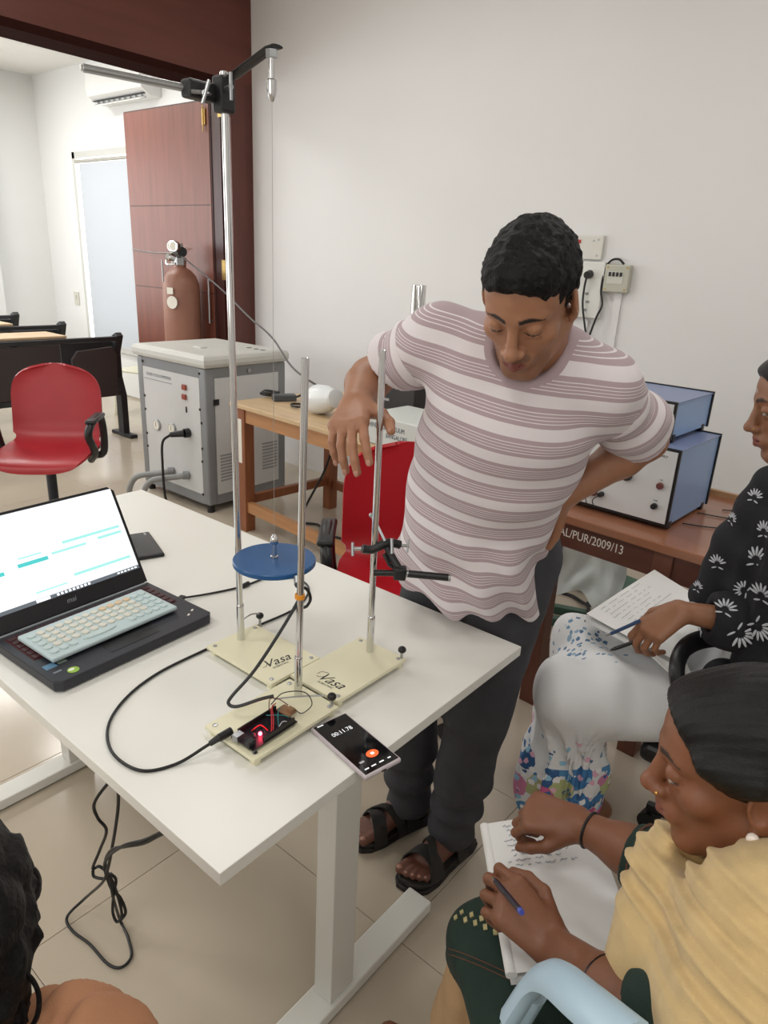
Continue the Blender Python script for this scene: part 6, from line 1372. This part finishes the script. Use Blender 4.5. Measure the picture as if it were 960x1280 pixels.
for s_ in (-1, 1): Fc.cap(H2.p(s_*.085, .085, -.012), H2.p(s_*.092, .030, -.035), .045, .030, .008, True)
np_obj('hair', Fc.mesh(.0035), MATS['sleek_hair'], w2)
q = MB(); q.ball(H2.p(.0185, .104, -.036), .0024, 10); q.build('nose_stud', MATS['gold'], w2, world=True)
q = MB(); q.ball(H2.p(-.0185, .104, -.036), .0024, 10); q.build('nose_stud', MATS['gold'], w2, world=True)
# floral cotton
def floral(name, base, cols_, scale, dens_attr, metal=0):
    m = mat(name, base, .8, bump=.12, bscale=420); nt = m.node_tree; b = nt.nodes['Principled BSDF']; tc = nt.nodes.new('ShaderNodeTexCoord')
    prev = None; basec = nt.nodes.new('ShaderNodeRGB'); basec.outputs[0].default_value = rgb(*base); prev = basec.outputs[0]
    for i, (cs, sc, th, dm, off, dat) in enumerate(cols_):
        at = nt.nodes.new('ShaderNodeAttribute'); at.attribute_name = dat
        mp = nt.nodes.new('ShaderNodeMapping'); mp.inputs['Location'].default_value = (off, off*.7, off*1.3); nt.links.new(tc.outputs['Object'], mp.inputs[0])
        no = nt.nodes.new('ShaderNodeTexNoise'); no.inputs['Scale'].default_value = sc*1.6; nt.links.new(mp.outputs[0], no.inputs['Vector'])
        mxv = nt.nodes.new('ShaderNodeMix'); mxv.data_type = 'VECTOR'; mxv.inputs[0].default_value = .022*28/sc; nt.links.new(mp.outputs[0], mxv.inputs[4]); nt.links.new(no.outputs['Color'], mxv.inputs[5])
        vo = nt.nodes.new('ShaderNodeTexVoronoi'); vo.inputs['Scale'].default_value = sc; nt.links.new(mxv.outputs[1], vo.inputs['Vector'])
        sep = nt.nodes.new('ShaderNodeSeparateColor'); nt.links.new(vo.outputs['Color'], sep.inputs[0])
        lt = nt.nodes.new('ShaderNodeMath'); lt.operation = 'LESS_THAN'; nt.links.new(vo.outputs['Distance'], lt.inputs[0]); lt.inputs[1].default_value = th
        dn = nt.nodes.new('ShaderNodeMath'); dn.operation = 'MULTIPLY'; nt.links.new(at.outputs['Fac'], dn.inputs[0]); dn.inputs[1].default_value = dm
        pr_ = nt.nodes.new('ShaderNodeMath'); pr_.operation = 'LESS_THAN'; nt.links.new(sep.outputs[0], pr_.inputs[0]); nt.links.new(dn.outputs[0], pr_.inputs[1])
        an = nt.nodes.new('ShaderNodeMath'); an.operation = 'MULTIPLY'; nt.links.new(lt.outputs[0], an.inputs[0]); nt.links.new(pr_.outputs[0], an.inputs[1])
        rp = nt.nodes.new('ShaderNodeValToRGB'); rp.color_ramp.interpolation = 'CONSTANT'; el = rp.color_ramp.elements
        el[0].position = 0; el[0].color = rgb(*cs[0]); el[1].position = 1/len(cs); el[1].color = rgb(*cs[1 % len(cs)])
        for k in range(2, len(cs)): e = el.new(k/len(cs)); e.color = rgb(*cs[k])
        nt.links.new(sep.outputs[1], rp.inputs[0])
        mx = nt.nodes.new('ShaderNodeMix'); mx.data_type = 'RGBA'; nt.links.new(an.outputs[0], mx.inputs[0]); nt.links.new(prev, mx.inputs[6]); nt.links.new(rp.outputs[0], mx.inputs[7]); prev = mx.outputs[2]
    nt.links.new(prev, b.inputs['Base Color']); return m
FLOR = floral('floral_cotton', (224, 225, 226), [([(112, 145, 172), (84, 116, 150), (140, 168, 188)], 70, .46, .75, 1.3, 'leaf'), ([(66, 122, 176), (194, 90, 136), (84, 140, 186), (176, 182, 130), (206, 130, 166), (52, 92, 140)], 17, .66, 1.0, 4.1, 'dens'), ([(150, 195, 220), (226, 176, 198), (58, 98, 150), (236, 236, 236)], 40, .40, .9, 7.7, 'dens')], 30, 'dens')
Fd = Field()
Fd.chain([(hip2, .15), (hip2.lerp(ch2, .5), .125), (ch2, .105)], .05)
for k_, a_, o_ in ((kN, aN, -.08), (kF, aF, .09)):
    Fd.chain([(hip2+Vector((-.04, o_, 0)), .098), (k_, .078)], .06); Fd.chain([(k_, .078), (k_.lerp(a_, .55), .088), (a_+Vector((0, 0, .05)), .105)], .05)
Fd.ell(kN.lerp(kF, .5)+Vector((.10, 0, -.02)), (.18, .12, .09), None, .05); Fd.ell(aN.lerp(kN, .3)+Vector((-.03, .0, .0)), (.09, .13, .16), None, .05)
Fd.plane((0, 0, .085), (0, 0, -1), .006)
def df(P):
    z = P[:, 2]; low = np.clip((.50-z)/.3, 0, 1); a = np.arctan2(P[:, 1]-kN.y, P[:, 0]-kN.x-.05); return .015*np.sin(11*a+2*nz3(P, 6, 1)+3*z)*low+.006*np.sin(23*a+3*nz3(P, 5, 4))*low+.004*nz3(P, 20, 3)+.012*np.sin(30*P[:, 0]+22*P[:, 1]+3*nz3(P, 7, 2))*np.clip((z-.45)/.1, 0, 1)*.6
dv = Fd.mesh(.0055, df); z_ = dv[0][:, 2]
cl = np.exp(-((np.linalg.norm(dv[0]-V3(az(725, 800, .6)), axis=1))/.075)**2)+np.exp(-((np.linalg.norm(dv[0]-V3(az(722, 905, .42)), axis=1))/.06)**2)*.9
dens = np.clip((.44-z_)/.16, 0, 1)*.95
np_obj('dress', dv, FLOR, w2, attrs={'dens': dens, 'leaf': np.clip(cl*1.2, 0, .9)})
# black shawl / jacket with white leaf motifs
BK = mat('black_cotton', (22, 24, 30), .85, bump=.15, bscale=420)
Fs2 = Field()
Fs2.chain([(W_(965, 610, 1.50), .045), (W_(925, 690, 1.58), .060), (W_(893, 745, 1.64), .055)], .03); Fs2.chain([(W_(1010, 640, 1.48), .10), (W_(1010, 740, 1.50), .14), (W_(1010, 830, 1.52), .15)], .05)
Fs2.chain([(sN, .075), (eN, .072)], .04)
Fs2.cap(W_(945, 640, 1.44), W_(905, 790, 1.50), .032, .045, .01, True)
np_obj('shawl', Fs2.mesh(.005, lambda P: .005*nz3(P, 20, 2)+.003*np.sin(70*P[:, 2]+20*P[:, 0])), BK, w2)
Fv = Field(); Fv.chain([(eN, .072), (eN.lerp(wN, .5), .060), (eN.lerp(wN, .78), .052)], .03); Fv.plane(eN.lerp(wN, .72), (wN-eN), .004); Fv.cap(eN.lerp(wN, .68), wN, .034, .036, .004, True)
slv = np_obj('sleeve', Fv.mesh(.0045, lambda P: .004*nz3(P, 24, 5)), BK, w2)
Fv = Field(); Fv.chain([(W_(905, 850, 1.60), .05), (W_(950, 870, 1.58), .06), (W_(1000, 860, 1.56), .08)], .03); np_obj('shawl_end', Fv.mesh(.006, lambda P: .004*nz3(P, 24, 5)), BK, w2)
Fv = Field(); Fv.chain([(W_(950, 640, 1.53), .030), (W_(932, 690, 1.56), .034), (W_(915, 740, 1.61), .036), (W_(880, 765, 1.64), .036)], .02); v = Fv.mesh(.005, lambda P: .004*nz3(P, 30, 5)); np_obj('dress_front', v, FLOR, w2, attrs={'dens': np.zeros(len(v[0])), 'leaf': np.full(len(v[0]), .25)})
# leaf motifs laid on the black cloth: little fans of white leaves
LEAF = mat('white_leaf_print', (196, 200, 206), .8)
trees = [(o, snap_tree(o)) for o in children(w2) if o.name.split('.')[0] in ('shawl', 'sleeve', 'shawl_end')]
def motif(px_, py_, ang, sz=1.0):
    best = None
    for o, tr in trees:
        h = tr.ray_cast(CAMP, ray(px_, py_).normalized())
        if h[0] is not None and (best is None or h[3] < best[1][3]): best = (o, h)
    if best is None: return
    o, h = best; p_, n_ = h[0], h[1]
    if n_.dot(ray(px_, py_)) > 0: n_ = -n_
    a = R_(ang); d0 = cv(math.cos(a), math.sin(a), 0); d0 = (d0-n_*d0.dot(n_)).normalized(); s0 = n_.cross(d0)
    q = MB()
    for k in range(-3, 4):
        th = k*.42; dd = d0*math.cos(th)+s0*math.sin(th); c = p_+dd*(.015*sz)+n_*.0012; q.ball(c, .0085*sz, 8, (1, .26, .12), rot=Matrix((dd, n_.cross(dd), n_)).transposed().to_4x4())
    for k in (-1, 1):
        dd = (d0*-.3+s0*k).normalized(); q.ball(p_+dd*.009*sz-d0*.006*sz+n_*.0012, .007*sz, 8, (1, .26, .12), rot=Matrix((dd, n_.cross(dd), n_)).transposed().to_4x4())
    ob = q.build('leaf_motif', LEAF, o, world=True, smooth=True); ob['kind'] = 'stuff'
for px_, py_, an_, sz in ((945, 700, -80, 1.3), (952, 745, -60, 1.3), (930, 738, 200, 1.0), (906, 762, -70, 1.1), (948, 783, 20, 1.4), (925, 792, 40, 1.4), (876, 785, 70, 1.1), (897, 705, -80, 1.0), (943, 622, -50, .9), (872, 735, -40, .8), (955, 665, -70, 1.1), (915, 650, 0, .8), (912, 850, 60, .9), (940, 845, -90, .9)): motif(px_, py_, an_, sz)
# her notebook and pens
mA, mB, mC, mD = az(733, 767, .685), az(818, 712, .685), az(908, 765, .69), az(846, 826, .69)
nt2 = thing('notebook', 'open notebook with handwritten notes on the lap of the woman in black shawl', 'notebook', tuple((mA+mB+mC+mD)/4-Vector((0, 0, .03))))
mAD, mBC = mA.lerp(mD, .52), mB.lerp(mC, .52)
q, nn = quad_slab(mA-up1*.013, mB-up1*.013, mC-up1*.013, mD-up1*.013, .010); q.build('page_block', PAPER, nt2, world=True)
q, nn = quad_slab(mA, mB, mBC-up1*.003, mAD-up1*.003, .0008, .001); pg1 = q.build('left_page', PAPER, nt2, world=True)
q, nn = quad_slab(mAD-up1*.003, mBC-up1*.003, mC, mD, .0008, .001); pg2 = q.build('right_page', PAPER, nt2, world=True)
q, nn = quad_slab(az(800, 806, .672), az(840, 790, .672), az(868, 850, .665), az(848, 850, .665), .004); q.build('loose_sheets', PAPER, nt2, world=True)
q = MB(); q.tube([mA-up1*.022, mB-up1*.022], .003, 6); q.build('cover_edge', BLACKP, nt2, world=True)
scribble(mA, mB, mBC, mAD, 7, pg1, PENC, .10, .85, .12, .80)
pn2 = thing('pen', 'blue pen in the hand of the woman in black shawl', 'pen', tuple(W_(782, 794, 1.585)))
a_, b_ = W_(764, 792, 1.61), W_(800, 776, 1.565)
q = MB(); q.cyl(a_, b_, .0042, n=12); q.build('barrel', mat('pen_steel_blue', (50, 74, 110), .35), pn2, world=True, smooth=True)
q = MB(); q.cyl(a_+(a_-b_).normalized()*.016, a_, .001, .004, n=12); q.build('nib', STEEL, pn2, world=True, smooth=True)
pn3 = thing('pen', 'black pen lying across the white dress under her writing hand', 'pen', tuple(az(785, 806, .63)))
a_, b_ = W_(768, 811, 1.585), W_(800, 800, 1.60)
q = MB(); q.cyl(a_, b_, .0045, n=12); q.build('barrel', BLACKP, pn3, world=True, smooth=True)
q = MB(); q.cyl(a_+(a_-b_).normalized()*.010, a_, .002, .0043, n=12); q.build('cap', mat('pen_black', (10, 10, 12), .3), pn3, world=True, smooth=True)
# her black chair
bc = thing('armchair', 'black plastic armchair under the woman in black shawl', 'chair', (-0.12, 1.74, 0))
def arm_loop(pts, r=.021): q = MB(); q.tube(spline(pts, 8), r, 10, flat=.6); return q
arm_loop([az(872, 905, .62), az(852, 868, .66), az(846, 836, .71), az(856, 810, .735), az(885, 798, .74), az(930, 800, .74), az(985, 806, .735), az(1010, 830, .68)]).build('armrest', BLACKP, bc, world=True, smooth=True)
arm_loop([az(822, 725, .56), az(820, 700, .61), az(830, 684, .65), az(850, 679, .66), az(890, 680, .66), az(935, 690, .66), az(985, 700, .60)], .017).build('armrest', BLACKP, bc, world=True, smooth=True)
q = MB(); q.box((-.15, 1.74, .42), (.46, .46, .05), bev=.018, seg=3); q.build('seat', BLACKP, bc, world=True)
q = MB(); q.grid(lambda u, v: Vector((.12+.08*v-.04*math.sin(u*PI), 1.52+.44*u, .46+.42*v)), 10, 8, .02); q.build('backrest', BLACKP, bc, world=True, smooth=True)
q = MB(); q.cyl((-.13, 1.74, .10), (-.13, 1.74, .40), .026); q.build('column', BLACKP, bc, world=True, smooth=True)
for k in range(5):
    a = 2*PI*k/5+.5; d = Vector((math.cos(a), math.sin(a), 0)); c0 = Vector((-.13, 1.74, 0))
    q = MB(); q.tube([c0+d*.02+up1*.12, c0+d*.26+up1*.07], [.026, .015], 8); lg = q.build('base_leg', BLACKP, bc, world=True, smooth=True)
    q = MB(); q.cyl(c0+d*.25+up1*.028-Vector((-d.y, d.x, 0))*.02, c0+d*.25+up1*.028+Vector((-d.y, d.x, 0))*.02, .028, n=14); q.build('castor', BLACKR, lg, world=True)
# ================================================================== person in the lower left corner
p4 = thing('person', 'person with dark curly hair and a tan top in the lower left corner', 'person', (-0.52, 0.10, 0))
_f4 = Vector((-.75, .55, -.25)); H4 = Head(W_(-100, 1190, .60), _f4, _f4.cross(Vector((0, 0, 1))), 1.0)
F = head_field(H4, H4.o+Vector((.02, -.02, -.20)), .05); hv = F.mesh(.004)
F = Field(); n4 = H4.o+Vector((.02, -.02, -.22)); shA, shB = W_(85, 1368, .60), W_(-260, 1350, .62); hp4 = Vector((n4.x+.06, n4.y-.05, .50))
F.chain([(n4, .06), (n4+Vector((0, 0, -.15)), .11), (hp4, .13)], .05); F.chain([(shA, .05), (n4, .06), (shB, .05)], .04)
for o_ in (-.09, .09): F.chain([(hp4+Vector((o_, 0, 0)), .075), (hp4+Vector((o_-.25, .12, .0)), .06)], .03); F.chain([(hp4+Vector((o_-.25, .12, .0)), .055), (hp4+Vector((o_-.24, .12, -.46)), .04)], .02)
bv = F.mesh(.009); np_obj('body', join(hv, bv), SKIN, p4, col=np.concatenate([solid_col(hv[0], W2S), solid_col(bv[0], W2S)]))
F = Field(); F.ell(H4.p(0, -.03, .02), (.098, .125, .115), H4.M(), .02); F.ell(H4.p(0, -.075, -.09), (.085, .075, .10), H4.M(), .04); F.plane(H4.p(0, .07, .0), H4.y-H4.z*.3, .01)
np_obj('hair', F.mesh(.004, lambda P: .007*nz3(P, 85, 1)+.004*nz3(P, 190, 3)), HAIRM, p4)
for pts in ([W_(20, 1210, .57), W_(38, 1222, .57), W_(48, 1242, .57), W_(47, 1268, .57), W_(36, 1290, .57)], [W_(5, 1235, .57), W_(25, 1250, .57), W_(30, 1275, .57), W_(22, 1295, .57)]):
    q = MB(); q.tube(spline(pts, 8), .0022, 6); q.build('hair_curl', HAIRM, p4, world=True, smooth=True)
F = Field(); F.chain([(shB, .065), (n4+Vector((0, 0, -.07)), .085), (shA, .070)], .05); F.chain([(shA, .070), (W_(70, 1440, .62), .065)], .04); F.chain([(n4+Vector((0, 0, -.12)), .12), (hp4, .145)], .06); F.cap(n4+Vector((0, 0, .1)), n4+Vector((0, 0, -.02)), .055, .06, .01, True)
np_obj('tan_top', F.mesh(.006, lambda P: .005*np.sin(150*(P[:, 0]*.9+P[:, 1]*.3+P[:, 2]*.5)+2.5*nz3(P, 14, 1))+.004*np.sin(90*(P[:, 0]*.3-P[:, 1]*.8)+2*nz3(P, 12, 4))+.003*nz3(P, 40, 2)), mat('tan_cotton', (180, 128, 94), .9, var=.08, vscale=14, bump=.15, bscale=400), p4)
F = Field()
for o_ in (-.09, .09): F.chain([(hp4+Vector((o_, 0, 0)), .09), (hp4+Vector((o_-.25, .12, .0)), .075)], .04); F.chain([(hp4+Vector((o_-.25, .12, .0)), .07), (hp4+Vector((o_-.24, .12, -.44)), .06)], .03)
np_obj('trousers', F.mesh(.009), JEAN, p4)
s4 = thing('stool', 'plain stool under the person in the lower left corner', 'stool', (hp4.x, hp4.y, 0))
q = MB(); q.lathe([(.17, .37), (.175, .375), (.175, .395), (.17, .40)], Matrix.Translation((hp4.x, hp4.y, 0)), n=24); q.build('seat', BLACKP, s4, world=True)
for k in range(4):
    a = PI/4+k*PI/2; q = MB(); q.cyl((hp4.x+.12*math.cos(a), hp4.y+.12*math.sin(a), .375), (hp4.x+.17*math.cos(a), hp4.y+.17*math.sin(a), 0), .013); q.build('leg', STEEL, s4, world=True, smooth=True)
